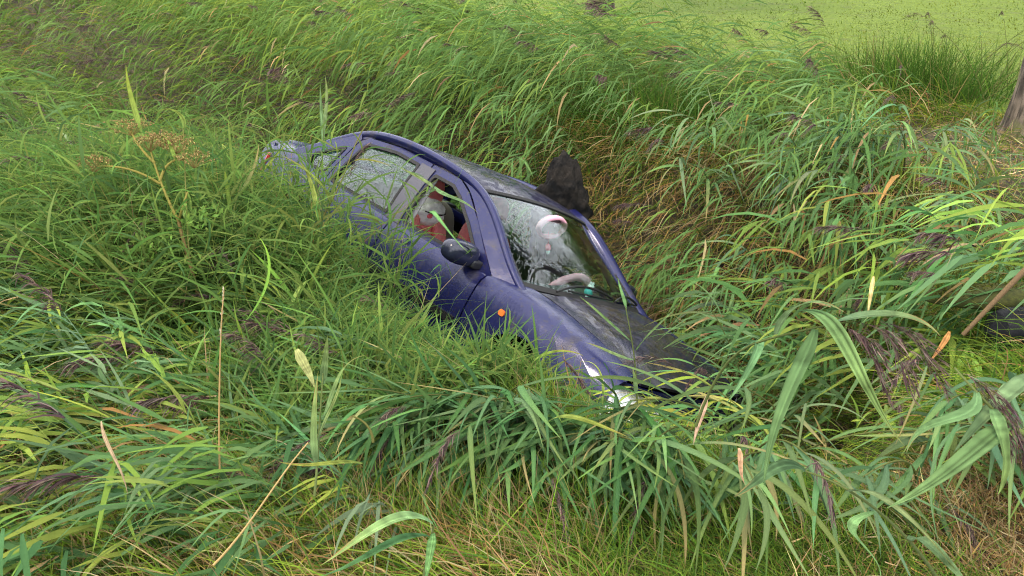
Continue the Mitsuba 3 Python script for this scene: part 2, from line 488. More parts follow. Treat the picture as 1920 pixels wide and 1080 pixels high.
NP = plan_curve([(1.62, -.845), (1.87, -.775), (2.03, -.58), (2.10, -.28), (2.12, 0), (2.10, .28), (2.03, .58), (1.87, .775), (1.62, .845)])
TP = plan_curve([(-1.70, .845), (-1.95, .80), (-2.10, .60), (-2.16, .28), (-2.17, 0), (-2.16, -.28), (-2.10, -.60), (-1.95, -.80), (-1.70, -.845)])


def S_nose(u, z):
    xy = NP(np.clip(u, 0, 1))
    k = ss(.50, .72, z) * .10 + ss(.30, .18, z) * .04
    return np.stack([xy[:, 0] - k, xy[:, 1] * (1 - .3 * k), z], -1)


def S_bump(u, z):
    xy = NP(np.clip(u, 0, 1))
    k = ss(.44, .52, z) * .05 + ss(.30, .18, z) * .05
    return np.stack([(xy[:, 0] + .03) - k, xy[:, 1] * 1.01, z], -1)


def S_tail(u, z):
    xy = TP(np.clip(u, 0, 1))
    k = ss(.50, .95, z) * .05 + ss(.30, .18, z) * .04
    return np.stack([xy[:, 0] + k, xy[:, 1] * (1 - .3 * k), z], -1)


def urect(a, b, c, d, n=24):
    u = np.linspace(a, b, n)
    return Polygon([(x, c) for x in u] + [(x, d) for x in u[::-1]])


cp('front_bumper', slab(urect(.01, .99, .19, .515), -.02, S_bump, .05), 'car_paint')
cp('nose_panel', slab(urect(.10, .90, .50, .745), -.012, S_nose, .05, off=-.03), 'car_paint')
cp('grille', join(*[slab(urect(.33, .67, z, z + .018), -.02, S_nose, .05, off=-.012) for z in (.545, .58, .615, .65)]), 'black_trim')
hl1 = Polygon([(.085, .60), (.115, .715), (.20, .735), (.325, .690), (.325, .555), (.20, .535), (.115, .545)])


def flipu(p):
    return affinity.scale(p, -1, 1, origin=(.5, 0))


for pl in (hl1, flipu(hl1)):
    k = cp('headlight', slab(rnd(pl, .01), -.02, S_nose, .03, off=-.02), 'lamp_reflector', label='clear headlight with a bright white reflector')
    cp('lens', slab(rnd(pl, .01), -.003, S_nose, .03, off=.012), 'lamp_glass', k)
    cp('rim', slab(rnd(pl, .01).buffer(.006).difference(rnd(pl.buffer(-.008), .01)), -.03, S_nose, .03, off=.01), 'black_trim', k)
cp('rear_bumper', slab(urect(.01, .99, .2, .53), -.02, S_tail, .05, off=.03), 'car_paint')
cp('tail_panel', slab(urect(.14, .86, .52, .965), -.02, S_tail, .05, off=-.01), 'car_paint')
for a, b in ((.10, .27), (.73, .90)):
    cp('tail_light', slab(urect(a, b, .66, .88, 8), -.03, S_tail, .04, off=.012), 'red_lens', label='red tail light at the rear corner')

# door mirrors
mv, mf = blob(A([.075, .125, .075]), 4, 2.6)
mv[:, 0] += -.02 * np.abs(mv[:, 0]) / .075 * (mv[:, 0] < 0)
mm = xf((mv, mf), rotm([0, 0, 1], -8), (.575, -.885, .965))
dm, dm2 = pair('door_mirror', mm, 'dark_mirror', smooth=True)
ft = xf(rbox((.10, .12, .055), .015), None, (.61, -.775, .925))
cp('foot', ft, 'black_trim', dm)
cp('foot', mirror(ft), 'black_trim', dm2)

# wheels
def tyre(r=.305, w=.19):
    pr = [(.195, -w / 2 + .01), (.25, -w / 2), (r - .025, -w / 2 + .002), (r, -w / 2 + .03), (r + .002, 0), (r, w / 2 - .03), (r - .025, w / 2 - .002), (.25, w / 2), (.195, w / 2 - .01)]
    m = trimesh.creation.revolve(A(pr), sections=40)
    return xf(m, rotm([1, 0, 0], 90))


def rim():
    m = trimesh.creation.revolve(A([(0, .05), (.06, .055), (.10, .03), (.17, .045), (.20, .07), (.20, -.07), (.17, -.07)]), sections=30)
    return xf(m, rotm([1, 0, 0], 90))


for x in (1.28, -1.29):
    for s in (-1, 1):
        R = rotm([0, 0, 1], -8 if x > 0 else 0)
        w = cp('wheel', xf(tyre(), R, (x, s * .735, .305)), 'rubber')
        rm = rim() if s < 0 else mirror(rim())
        cp('rim', xf(rm, R, (x, s * .735, .305)), 'steel', w)
        g = np.linspace(-.15, np.pi + .15, 24)
        lin = np.array([np.stack([x + .375 * np.cos(g), np.full(24, s * yy), .31 + .385 * np.sin(g)], 1) for yy in (.50, .83)])
        f = np.array([[i, i + 1, 24 + i + 1, 24 + i] for i in range(23)])
        cp('wheel_well', (lin.reshape(-1, 3), f), 'black_trim', smooth=True)

# floor and bulkheads, so that no daylight comes up from below
cp('floor_pan', join(xf(rbox((3.9, 1.3, .05), .02), None, (-.02, 0, .24)), xf(rbox((.05, 1.36, .66), .02), None, (.93, 0, .56)), xf(rbox((.05, 1.3, .72), .02), None, (-1.25, 0, .56)),
                     xf(rbox((.9, 1.05, .42), .05), None, (1.45, 0, .45))), 'interior_dark')
cp('parcel_shelf', xf(rbox((.50, 1.28, .03), .01), None, (-1.43, 0, .985)), 'interior_dark')
cp('roof_lining', slab(Polygon([(-1.1, -.96), (.26, -.96), (.26, .96), (-1.1, .96)]), -.015, S_roof, .1, off=-.035), 'interior_grey')


def dash_fn():
    prof = Polygon([(.52, .62), (.50, .84), (.56, .885), (.72, .90), (.95, .885), (.95, .5), (.60, .5)])
    m = m3.CrossSection([np.asarray(rnd(prof, .03).exterior.coords)[:-1]], m3.FillRule.EvenOdd).extrude(1.34, 8)
    v, f = verts(m)
    v = np.stack([v[:, 0], v[:, 2] - .67, v[:, 1]], -1)
    v[:, 2] += .05 * np.exp(-((v[:, 1] - .36) / .22) ** 2) * ss(.75, .55, v[:, 0]) * ss(.7, .85, v[:, 2])
    return v, f[:, ::-1]


cp('dashboard', dash_fn(), 'interior_dark', smooth=40)
# steering wheel with its fluffy cover
SW_C = A([.46, .36, .83])
SW_R = rotm([0, 1, 0], -62)
tor = trimesh.creation.torus(.185, .026, 40, 16)
tv, tf = verts(tor)
tv = tv + nz(tv - nz(tv * [1, 1, 0]) * .185) * (.014 * (meshkit.fbm(tv * 60, 2, 3) - .3))[:, None]
sw = cp('steering_wheel', xf((tv, tf), SW_R, SW_C), 'pink_plush', smooth=True, label='steering wheel in a fluffy pink cover')
hubm = join(xf(blob(A([.075, .075, .03]), 2, 3), None, (0, 0, -.02)), xf(rbox((.035, .34, .02), .008), None, (0, 0, -.012)), xf(rbox((.17, .03, .02), .008), None, (-.08, 0, -.012)),
            tube([(0, 0, -.03), (0, 0, -.25)], .03, 8, up=(1, 0, 0)))
cp('hub', xf(hubm, SW_R, SW_C), 'interior_dark', sw, smooth=40)
# interior mirror with a fluffy ring
IM_C = A([.40, .02, 1.255])
ring = trimesh.creation.torus(1.0, .17, 40, 14)
rv, rf = verts(ring)
rv = np.stack([rv[:, 2] * .14, rv[:, 0] * .150, rv[:, 1] * .078], -1)
rv = rv + nz(rv) * (.012 * (meshkit.fbm(rv * 70, 2, 4) - .4))[:, None]
IMR = rotm([0, 1, 0], 15) @ rotm([0, 0, 1], 10)
im = cp('interior_mirror', xf((rv, rf), IMR, IM_C), 'pink_plush', smooth=True, label='rear view mirror with a fluffy pink ring round it')
cp('housing', xf(rbox((.022, .21, .085), .009), IMR, IM_C), 'black_trim', im)
cp('stalk', tube([IM_C + [.01, 0, .01], IM_C + [.0, 0, .10]], .012, 8, up=(1, 0, 0)), 'black_trim', im)


# seats
def seat(y, cover, red):
    lean = rotm([0, 1, 0], -14)
    back = xf(blob(A([.085, .245, .33]), 3, 3.6, .01), lean, (-.44, y, .72))
    cush = xf(blob(A([.27, .25, .085]), 3, 3.6, .01), rotm([0, 1, 0], -6), (-.18, y, .42))
    k = cp('seat', join(back, cush), cover, smooth=True, label='front seat in a red fabric cover' if red else 'beige rear bench')
    hd = xf(blob(A([.075, .155, .125]), 3, 3.2, .012), lean, (-.515, y, 1.135))
    cp('headrest', hd, cover, k, smooth=True)
    if red:
        pad = xf(blob(A([.10, .175, .105]), 4, 2.5, .025, 20), lean, (-.45, y, .995))
        cp('trim', xf(blob(A([.07, .13, .028]), 3, 2.6, .015, 24), lean, (-.545, y, 1.262)), 'white_plush', k, smooth=True)
        q = cp('pad', pad, 'white_plush', k, smooth=True, label='white plush pad under the headrest')
        cp('pink_patch', xf(blob(A([.012, .026, .022]), 2, 2.2), lean, (-.352, y - .02, .985)), 'pink_cloth', q, smooth=True)
        cp('strap', tube(curve([(-.42, y - .175, 1.02), (-.35, y - .06, 1.005), (-.35, y + .08, 1.01), (-.42, y + .175, 1.02)], 14), .005, 6), 'black_trim', k, smooth=60)
        for s in (-1, 1):
            cp('belt_pad', xf(blob(A([.03, .06, .17]), 3, 2.8, .02, 14), rotm([0, 1, 0], -18) @ rotm([1, 0, 0], s * 14), (-.345, y + s * .15, .83)), 'red_fabric', k, smooth=True)
    return k


seat(-.36, 'red_fabric', True)
seat(.36, 'red_fabric', True)
cp('rear_bench', join(xf(blob(A([.10, .62, .30]), 3, 4, .01), rotm([0, 1, 0], -18), (-1.12, 0, .74)), xf(blob(A([.25, .62, .10]), 3, 4, .01), None, (-.88, 0, .44))), 'interior_beige', smooth=True)
pair('door_lining', slab(PG((.66, .25), (.68, .82), (-.22, .82), (-.22, .25)), -.02, S_side, .08, off=-.05), 'interior_beige')
pair('belt_post', tube([( -.20, -.70, .88), (-.20, -.585, 1.33)], .035, 8, .6), 'interior_grey', smooth=60)


# small things inside
def world(p):
    return CAR_M @ np.asarray(p, float) + CAR_T


ch = thing('hanging_charm', 'small pink and white charm hanging on a red cord below the interior mirror', 'charm')
top = world(IM_C + [.01, -.03, -.03])
bot = top - [0, 0, .10]
obj('cord', tube([top, bot], .002, 5, up=(1, 0, 0)), 'pink_cloth', ch, smooth=False)
obj('bell', xf(blob(A([.020, .020, .026]), 2, 2.2), None, bot - [0, 0, .02]), 'pink_cloth', ch, smooth=True)
obj('tip', xf(blob(A([.015, .015, .017]), 2, 2.2), None, bot - [0, 0, .052]), 'white_plastic', ch, smooth=True)
fg = thing('dashboard_figurine', 'teal and white figurine standing on the dashboard behind the windscreen', 'figurine')
c0 = world((.70, .30, .93))
U3 = CAR_M[:, 2]
obj('body', xf(blob(A([.030, .030, .032]), 2, 2.4), None, c0), 'teal_plastic', fg, smooth=True)
obj('head', xf(blob(A([.024, .024, .022]), 2, 2.2), None, c0 + U3 * .045), 'white_plastic', fg, smooth=True)
for s in (-1, 1):
    obj('ear', xf(blob(A([.009, .009, .013]), 2), None, c0 + U3 * .07 + CAR_M[:, 1] * s * .014), 'white_plastic', fg, smooth=True)
for k, (x, y, r, l) in enumerate([(.80, .16, .016, 'crumpled white paper scrap lying on the dashboard beside the teal figurine'), (.86, -.02, .022, 'white paper scrap in the middle of the dashboard'), (.84, -.25, .024, 'pinkish white tissue on the passenger side of the dashboard')]):
    q = obj('paper_scrap', xf(blob(A([r, r * 1.4, r * .8]), 2, 1.7, .02, 40, k), None, world((x, y, .915))), 'white_plush' if k == 2 else 'white_plastic', label=l, category='paper')

# ------------------------------------------------------------------ plants
UP = A([0, 0, 1.0])
WIND = nz(A([-1.0, -0.18, 0.0]))


def signed(line, x, y):
    line = np.asarray(line, float)
    best, sign = np.full(np.shape(x), 1e9), np.ones(np.shape(x))
    for a, b in zip(line[:-1], line[1:]):
        d = b - a
        t = np.clip(((x - a[0]) * d[0] + (y - a[1]) * d[1]) / (d @ d), 0, 1)
        px, py = x - a[0] - t * d[0], y - a[1] - t * d[1]
        r = np.hypot(px, py)
        s = d[0] * py - d[1] * px
        m = r < best
        best, sign = np.where(m, r, best), np.where(m, np.where(s > 0, 1, -1), sign)
    return best * sign


LAWN_EDGE = [[-14, 38], [-2.4, 18.6], [1.9, 13.6], [3.3, 11.2], [4.5, 9.5], [6.2, 8.2], [12, 5]]


def lawn_at(x, y):
    return signed(LAWN_EDGE, x, y)      # positive on the mown side


def strip(base, d, length, width, target, bend, K, rng, color, tip, twist=0.3, prof='grass', fold=0.0):
    """many blades at once: returns vertices, faces, colours and the middle lines"""
    n = len(base)
    p, pts, dirs = base.copy(), [base], [d]
    d = nz(d)
    for k in range(K):
        d = nz(d + (bend[:, None] / K) * (target - d))
        p = p + d * (length / K)[:, None]
        pts.append(p)
        dirs.append(d)
    pts, dirs = np.stack(pts, 1), np.stack(dirs, 1)
    h = nz(np.cross(target + 1e-3 * rng.normal(size=(n, 3)), UP))
    a = rng.normal(0, 0.55, n)
    tw = rng.normal(0, twist, n)
    t = np.linspace(0, 1, K + 1)
    s = nz(h[:, None] - (h[:, None] * dirs).sum(-1, keepdims=True) * dirs)
    m = np.cross(dirs, s)
    g = a[:, None] + tw[:, None] * t[None]
    s = s * np.cos(g)[..., None] + m * np.sin(g)[..., None]
    if prof == 'grass':
        w = (0.75 + 0.6 * t) * (1 - t**1.6)
    elif prof == 'stem':
        w = 1 - 0.6 * t
    else:
        w = np.minimum(1, 0.38 + 3.2 * t) * (1 - t**2.0)
    w = np.maximum(w, 0.0)[None, :, None] * width[:, None, None] * 0.5
    L, R = pts - s * w, pts + s * w
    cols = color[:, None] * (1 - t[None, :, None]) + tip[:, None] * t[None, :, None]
    if fold:
        mid = pts - np.cross(dirs, s) * w * fold
        v = np.stack([L, mid, R], 2)
        c = 3
    else:
        v = np.stack([L, R], 2)
        c = 2
    v = v.reshape(n, -1, 3)
    rows = []
    for k in range(K):
        for j in range(c - 1):
            q = [k * c + j, k * c + j + 1, (k + 1) * c + j + 1, (k + 1) * c + j]
            rows.append([q[0], q[1], q[2]])
            if k < K - 1 or prof == 'stem':
                rows.append([q[0], q[2], q[3]])
            elif c == 3 and j == 1:
                rows[-1] = [q[0], q[1], q[2]]
    cols = np.repeat(cols[:, :, None], c, 2).reshape(n, -1, 3)
    return v, np.array(rows), cols, pts, dirs


def in_car(v):
    """which plants (n, k, 3) reach into the car body"""
    q = (v - CAR_T) @ CAR_M
    x, y, z = q[..., 0], q[..., 1], q[..., 2]
    top = np.interp(x, [-2.2, -1.7, -1.1, -.3, .3, 1.05, 2.0, 2.15], [1.02, 1.03, 1.40, 1.46, 1.40, .99, .76, .6])
    wid = np.where(z > .9, .80 - .36 * (z - .9), .87)
    return ((np.abs(y) < wid) & (np.abs(x) < 2.2) & (z < top) & (z > -.1)).any(-1)


class Bunch:
    def __init__(self):
        self.v, self.f, self.c, self.n = [], [], [], 0

    def add(self, v, rows, c):
        keep = ~in_car(v)
        v, c = v[keep], c[keep]
        n, k = v.shape[:2]
        self.v.append(v.reshape(-1, 3))
        self.c.append(c.reshape(-1, 3))
        self.f.append((rows[None] + (np.arange(n) * k)[:, None, None]).reshape(-1, 3) + self.n)
        self.n += n * k
        return keep

    def build(self, name, m, parent=None, **kw):
        return obj(name, (np.vstack(self.v), np.vstack(self.f)), m, parent, smooth=True, color=np.clip(np.vstack(self.c), 0, 1), **kw)


def pal(rng, n, cols, p=None, var=0.18):
    c = A(cols)[rng.choice(len(cols), n, p=p)]
    return c * np.exp(rng.normal(0, var, (n, 1))) * np.exp(rng.normal(0, 0.06, (n, 3)))


def scatter(rng, n, y0=1.25, y1=27.0, spread=0.70, power=0.0):
    u = rng.random(n)
    y = y0 * (y1 / y0) ** u
    x = (rng.random(n) * 2 - 1) * (spread * y + 0.35)
    return x, y


def nf(x, y, f, seed=0, o=2):
    return meshkit.fbm(np.stack([x * f, y * f, 0 * x], -1), o, seed)


def cap_of(x, y):
    """how high the wind-flattened plants stand: low between the wreck and the road side, taller elsewhere"""
    e, s = axis_offset(x, y)
    c = -0.22 + 0.27 * (e - 2.0) + .25 * (nf(x, y, 1.6, 77) - .5)
    c = np.where(e < 2.0, -0.22 + 0 * e, c)
    k = ss(5.0, 5.5, s) * ss(11.8, 10.4, s) * ss(0.0, 0.5, e)
    return c * k + 3.0 * (1 - k)


GREENS = [(.100, .200, .030), (.150, .255, .034), (.215, .295, .045), (.075, .160, .032)]
REEDS = [(.075, .160, .055), (.105, .205, .075), (.135, .235, .110), (.185, .280, .062), (.235, .310, .062)]
STRAWS = [(.40, .29, .14), (.48, .38, .21), (.26, .17, .085), (.36, .22, .08)]
LAWNS = [(.150, .275, .004), (.215, .330, .005), (.270, .345, .012), (.110, .225, .006)]


def place(x, y):
    return np.stack([x, y, H(x, y) - 0.01], -1)


def limit(base, L, eff):
    c = cap_of(base[:, 0], base[:, 1])
    return L * np.clip((c - base[:, 2]) / (eff * L), 0.22, 1)


def short_grass(n, seed, y1=34):
    r = np.random.default_rng(seed)
    x, y = scatter(r, n, 1.2, y1, .68)
    lw = lawn_at(x, y)
    e, s = axis_offset(x, y)
    near = (e > 1.2) & (y < 3.9)
    keep = (lw > -0.8 + r.normal(0, .3, n)) | near | (r.random(n) < .35)
    x, y, lw, e = x[keep], y[keep], lw[keep], e[keep]
    n = len(x)
    b = place(x, y)
    far = ss(-.5, .5, lw)
    L = (.07 + .09 * r.random(n) ** 2 + .10 * nf(x, y, 1.3, 3) ** 2) * (1 - .72 * far) * (1 + .03 * y)
    wd = (.0032 + .0028 * r.random(n)) * (1 + .13 * np.maximum(y - 2.5, 0))
    d = nz(np.stack([r.normal(-.25, .5, n), r.normal(-.05, .5, n), np.ones(n)], -1))
    tgt = nz(np.stack([r.normal(-.6, .7, n), r.normal(-.1, .7, n), r.normal(-.2, .3, n)], -1))
    c = np.where(far[:, None] > .5, pal(r, n, LAWNS), pal(r, n, GREENS + [(.16, .24, .035)]))
    patch_ = nf(x, y, .55, 21, 3)
    dry = (r.random(n) < .10 + .8 * ss(.56, .74, patch_) * (far < .5)) & (far < .5)
    c = np.where(dry[:, None], pal(r, n, STRAWS), c * (0.75 + .5 * nf(x, y, .9, 33))[:, None])
    yel = ss(.45, .7, nf(x, y, .22, 41, 3)) * far
    c = c * (1 - .50 * far)[:, None] * (1 - .5 * yel[:, None]) + A([.27, .27, .04]) * .5 * yel[:, None]
    c = c * (.55 + .9 * nf(x, y, .35, 43, 3))[:, None]
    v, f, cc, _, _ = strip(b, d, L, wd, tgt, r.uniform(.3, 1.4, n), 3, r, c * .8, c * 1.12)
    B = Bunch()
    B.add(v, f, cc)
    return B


def tall_grass(n, seed):
    r = np.random.default_rng(seed)
    x, y = scatter(r, n, 1.35, 25, .70)
    lw = lawn_at(x, y)
    e, s = axis_offset(x, y)
    clump = nf(x, y, 1.7, 50, 2)
    front_right = (e > 2.2) & (x > .35) & (y < 3.4)
    rightdry = (e < -.3) & (x - .35 * (y - 5.5) > 2.6) & (y < 8.8)
    keep = (lw < .15) & (r.random(n) < np.clip(.25 + 1.5 * (clump - .35), np.where(s > 8.8, .30 + .5 * ss(11, 13, s), np.where(e < .6, .75, .12)), 1)) & (~rightdry | (r.random(n) < .35)) & (~front_right | (r.random(n) < .10))
    # a few tufts left standing at the edge of the mown grass
    x, y, lw, e, s, clump = (q[keep] for q in (x, y, lw, e, s, clump))
    n = len(x)
    b = place(x, y)
    farbank = (e < -.1)
    L = (.26 + .36 * r.random(n)) * (.6 + .8 * clump) * np.where(farbank, 1.25, 1.0)
    L = np.where((y < 3.2) & (x < 0), L * .8, L) * np.where((e < -.3) & (x - .35 * (y - 5.5) > 2.6) & (y < 8.8), .45, 1)
    L = limit(b, L, .6)
    wd = (.0045 + .0050 * r.random(n)) * (1 + .09 * np.maximum(y - 3, 0))
    d = nz(np.stack([r.normal(-.35, .4, n), r.normal(-.1, .4, n), np.ones(n)], -1))
    tgt = nz(np.stack([r.normal(-.9, .5, n), r.normal(-.25, .5, n), r.normal(-.7, .4, n)], -1))
    hang = farbank & (e > -2.0)
    tgt = np.where(hang[:, None], nz(tgt + A([-.1, -.5, -.7])), tgt)
    c = pal(r, n, GREENS)
    lush = ss(.4, .65, nf(x, y, .5, 61, 3))
    c = c * (.7 + .5 * lush)[:, None]
    warm = ss(.35, .6, nf(x, y, .7, 63, 3))
    c = c * (1 - .5 * warm[:, None]) + c * A([1.55, 1.2, .8]) * .5 * warm[:, None]
    nearcar = hang & (s > 5.0) & (s < 8.8)
    pd = .12 + .55 * nearcar + .36 * ((y < 3.4) & (x < .2)) + .15 * (lw > -2.5)
    dry = r.random(n) < pd
    c = np.where(dry[:, None], pal(r, n, STRAWS), c)
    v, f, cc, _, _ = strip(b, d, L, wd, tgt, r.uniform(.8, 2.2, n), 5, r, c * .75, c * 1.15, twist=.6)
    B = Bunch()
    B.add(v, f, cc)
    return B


def thatch(n, seed):
    """dead straw lying about"""
    r = np.random.default_rng(seed)
    x, y = scatter(r, n, 1.3, 16, .70)
    lw = lawn_at(x, y)
    pch = nf(x, y, .9, 81, 3)
    e, s = axis_offset(x, y)
    rightdry = (x > 1.8) & (e < -.6)
    keep = (lw < -.2) & (r.random(n) < np.clip(.10 + 3.2 * (pch - .5) + .35 * rightdry + .30 * ((y < 3.4) & (x < .1)), 0, 1))
    x, y = x[keep], y[keep]
    n = len(x)
    b = place(x, y) + UP * (r.random(n) ** 2 * .10)[:, None]
    L = r.uniform(.10, .42, n)
    L = limit(b, L, .5)
    a = r.uniform(0, 2 * np.pi, n)
    d = nz(np.stack([np.cos(a), np.sin(a), r.normal(.12, .28, n)], -1))
    tgt = nz(d + r.normal(0, .5, (n, 3)) - UP * .15)
    c = pal(r, n, STRAWS, var=.3)
    v, f, cc, _, _ = strip(b, d, L, r.uniform(.0025, .0065, n) * (1 + .05 * y), tgt, r.uniform(.2, 1.5, n), 4, r, c, c)
    B = Bunch()
    B.add(v, f, cc)
    return B


def reed_leaves(r, pts, dirs, nl, scale, lean, t0=.25, droop=None):
    """leaves for many reeds: attach points along their stems"""
    n, K = pts.shape[0], pts.shape[1] - 1
    t = np.linspace(t0, .97, nl)[None] + r.normal(0, .02, (n, nl))
    t = np.clip(t, 0, .999) * K
    i = t.astype(int)
    w = (t - i)[..., None]
    ar = np.arange(n)[:, None]
    p = (pts[ar, i] * (1 - w) + pts[ar, np.minimum(i + 1, K)] * w).reshape(-1, 3)
    d = dirs[ar, i].reshape(-1, 3)
    N = n * nl
    side = nz(np.cross(d, UP) + 1e-4) * np.where(np.tile(np.arange(nl) % 2, n) == 0, 1, -1)[:, None]
    ln = np.repeat(lean, nl, 0)
    d0 = nz(d * r.uniform(.5, 1.0, N)[:, None] + side * r.uniform(.15, .75, N)[:, None] + ln * r.uniform(.2, .9, N)[:, None] + UP * r.uniform(-.1, .35, N)[:, None])
    tgt = nz(ln * r.uniform(.5, 1.2, N)[:, None] - UP * r.uniform(.1, 1.1, N)[:, None] + r.normal(0, .36, (N, 3)))
    if droop is not None:
        tgt = nz(tgt * [.55, .55, 1] - UP * np.repeat(droop, nl)[:, None])
    size = np.sin(np.clip(np.tile(np.linspace(.30, .95, nl), n), 0, 1) * np.pi * .80 + .15)
    sc = np.repeat(scale, nl)
    L = r.uniform(.28, .55, N) * sc * (.55 + .5 * size)
    W = r.uniform(.015, .034, N) * sc * (.6 + .45 * size)
    return p, d0, L, W, tgt, N


def reeds_many(n, seed):
    r = np.random.default_rng(seed)
    x, y = scatter(r, n, 2.3, 26, .74)
    lw = lawn_at(x, y)
    e, s = axis_offset(x, y)
    clump = nf(x, y, .8, 91, 2)
    left = (e > 1.0) | (s > 8.9)
    fr = (e > .9) & (x > -.35) & (y < 4.6)
    dens = np.where(left, .9, np.clip(.35 + 2.4 * (clump - .42), .15, .9))
    dens = np.where(left & (y < 3.3) & (x < -.3), .25, dens)
    keep = (lw < -.6) & ~fr & (r.random(n) < dens) & ~((e < -.3) & (x - .35 * (y - 5.5) > 2.6) & (y < 8.8) & (r.random(n) < .85))
    x, y, e, s = x[keep], y[keep], e[keep], s[keep]
    n = len(x)
    b = place(x, y)
    hgt = r.uniform(.75, 1.35, n) * (.8 + .5 * nf(x, y, .6, 95))
    farbank = e < 0
    hgt = np.where(farbank, hgt * .95, hgt)
    hgt = limit(b, hgt, .72)
    lean = nz(WIND + r.normal(0, .42, (n, 3)) * [1, 1, 0])
    hang = farbank & (e > -2.2)
    lean = np.where(hang[:, None], nz(lean + A([-.1, -.9, -.15])), lean)
    d = nz(lean * r.uniform(.1, .7, n)[:, None] + UP + r.normal(0, .22, (n, 3)))
    tgt = nz(lean - UP * (r.uniform(-.1, .35, n) - .9 * (r.random(n) < .3))[:, None])
    grow = 1 + .05 * np.maximum(y - 4, 0) + .35 * ss(8.5, 10, s)
    c = pal(r, n, REEDS, p=[.24, .26, .22, .15, .13]) * (.65 + .9 * nf(x, y, .9, 97))[:, None]
    far_ = ss(5.0, 7.0, y)[:, None]
    c = c * (1 - .55 * far_) + A([.115, .205, .055]) * .55 * far_
    farther = ss(7, 14, y)[:, None]
    c = c * (1 - .45 * farther) + c * A([1.35, 1.18, .62]) * .45 * farther
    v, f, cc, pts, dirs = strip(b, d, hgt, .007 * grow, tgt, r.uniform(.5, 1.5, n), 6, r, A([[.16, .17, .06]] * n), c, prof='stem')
    B = Bunch()
    keep = B.add(v, f, cc)
    pts, dirs, lean, hgt, c, grow, x, y, hang = pts[keep], dirs[keep], lean[keep], hgt[keep], c[keep], grow[keep], x[keep], y[keep], hang[keep]
    nl = 10
    sc = np.clip(hgt / .95, .72, 1.1) * (1 + .25 * (grow - 1))
    p, d0, L, W, tg, N = reed_leaves(r, pts, dirs, nl, sc, lean, droop=np.where(hang, .9, .0))
    lc = np.repeat(c, nl, 0) * np.exp(r.normal(0, .10, (N, 1)))
    dry = r.random(N) < .035
    lc = np.where(dry[:, None], pal(r, N, STRAWS), lc)
    tipc = lc * A([1.12, 1.08, 1.0])
    fine = np.repeat(1 - .42 * ss(5.2, 7.5, y), nl)
    v, f, cc, _, _ = strip(p, d0, L * (.55 + .45 * fine), W * fine * np.repeat(1 + .5 * (grow - 1), nl), tg, r.uniform(.7, 2.0, N), 4, r, lc, tipc, prof='reed', twist=.7)
    B.add(v, f, cc)
    return B, pts, dirs, lean, sc


def plume_mesh(r, p, d, lean, size=1.0, n=70):
    """a reed's drooping one-sided flower head"""
    t = np.sort(r.random(n)) ** .8
    axis_d = nz(d + lean * .5 - UP * .25)
    L = .24 * size
    base = p + t[:, None] * L * nz(d * (1 - t[:, None] * .6) + axis_d * t[:, None] * .6)
    dd = nz(d[None] * 1.0 + r.normal(0, .35, (n, 3)))
    tg = nz(lean[None] * .8 - UP * .9 + r.normal(0, .25, (n, 3)))
    c = pal(r, n, [(.095, .060, .060), (.13, .088, .080), (.065, .042, .044), (.17, .125, .10)], var=.25)
    v, f, cc, _, _ = strip(base, dd, r.uniform(.07, .15, n) * size * (1.1 - .5 * t), r.uniform(.004, .009, n) * size, tg, r.uniform(.8, 2.0, n), 4, r, c, c * 1.2)
    return v, f, cc



def at_car(a, b):
    """points on the ground beside the wreck: a metres ahead of its middle, b metres to its right"""
    f, l = nz(CAR_M[:2, 0]), nz(CAR_M[:2, 1])
    p = CAR_T[None, :2] + a[:, None] * f - b[:, None] * l
    return p[:, 0], p[:, 1]


def fold_leaf(r, pts, width, color, tip, n=12, cols=3):
    """one large leaf along a line of points: keeled, tapering, slightly twisted"""
    p = curve(pts, n)
    t = np.linspace(0, 1, n)
    d = nz(np.gradient(p, axis=0))
    s = nz(np.cross(d, UP) + 1e-6)
    g = r.normal(0, .35 if cols == 3 else .15) + r.normal(0, .5 if cols == 3 else .25) * t
    m = np.cross(s, d)
    s = s * np.cos(g)[:, None] + m * np.sin(g)[:, None]
    m = np.cross(s, d)
    w = (np.minimum(1, .35 + 3.0 * t) * (1 - t**2.2) * width * .5)[:, None]
    q = np.linspace(-1, 1, cols)
    v = (p[:, None] + s[:, None] * (w * q)[..., None] + m[:, None] * (w * .26 * np.abs(q))[..., None]).reshape(-1, 3)
    f = [z for k in range(n - 1) for j in range(cols - 1) for z in ((cols * k + j, cols * k + j + 1, cols * (k + 1) + j + 1), (cols * k + j, cols * (k + 1) + j + 1, cols * (k + 1) + j))]
    c = A(color)[None] * (1 - t[:, None]) + A(tip)[None] * t[:, None]
    if cols > 3:
        streak = 1 + .20 * r.normal(size=cols) + .25 * (np.abs(q) < .01)
        blot = 1 + .16 * r.normal(size=(n, 1)) + .07 * r.normal(size=(n, cols))
        c = c[:, None] * (streak[None] * blot)[..., None]
        edge = r.random() < .5
        burn = np.clip((t - r.uniform(.55, .85)) * 5, 0, 1)[:, None] * (np.abs(q) > .5) * edge
        c = c * (1 - burn[..., None]) + A([.34, .22, .09]) * burn[..., None]
    else:
        c = c[:, None] * A([.92, 1.12, .97])[None, :, None]
    return (v, np.array(f)), c.reshape(-1, 3)


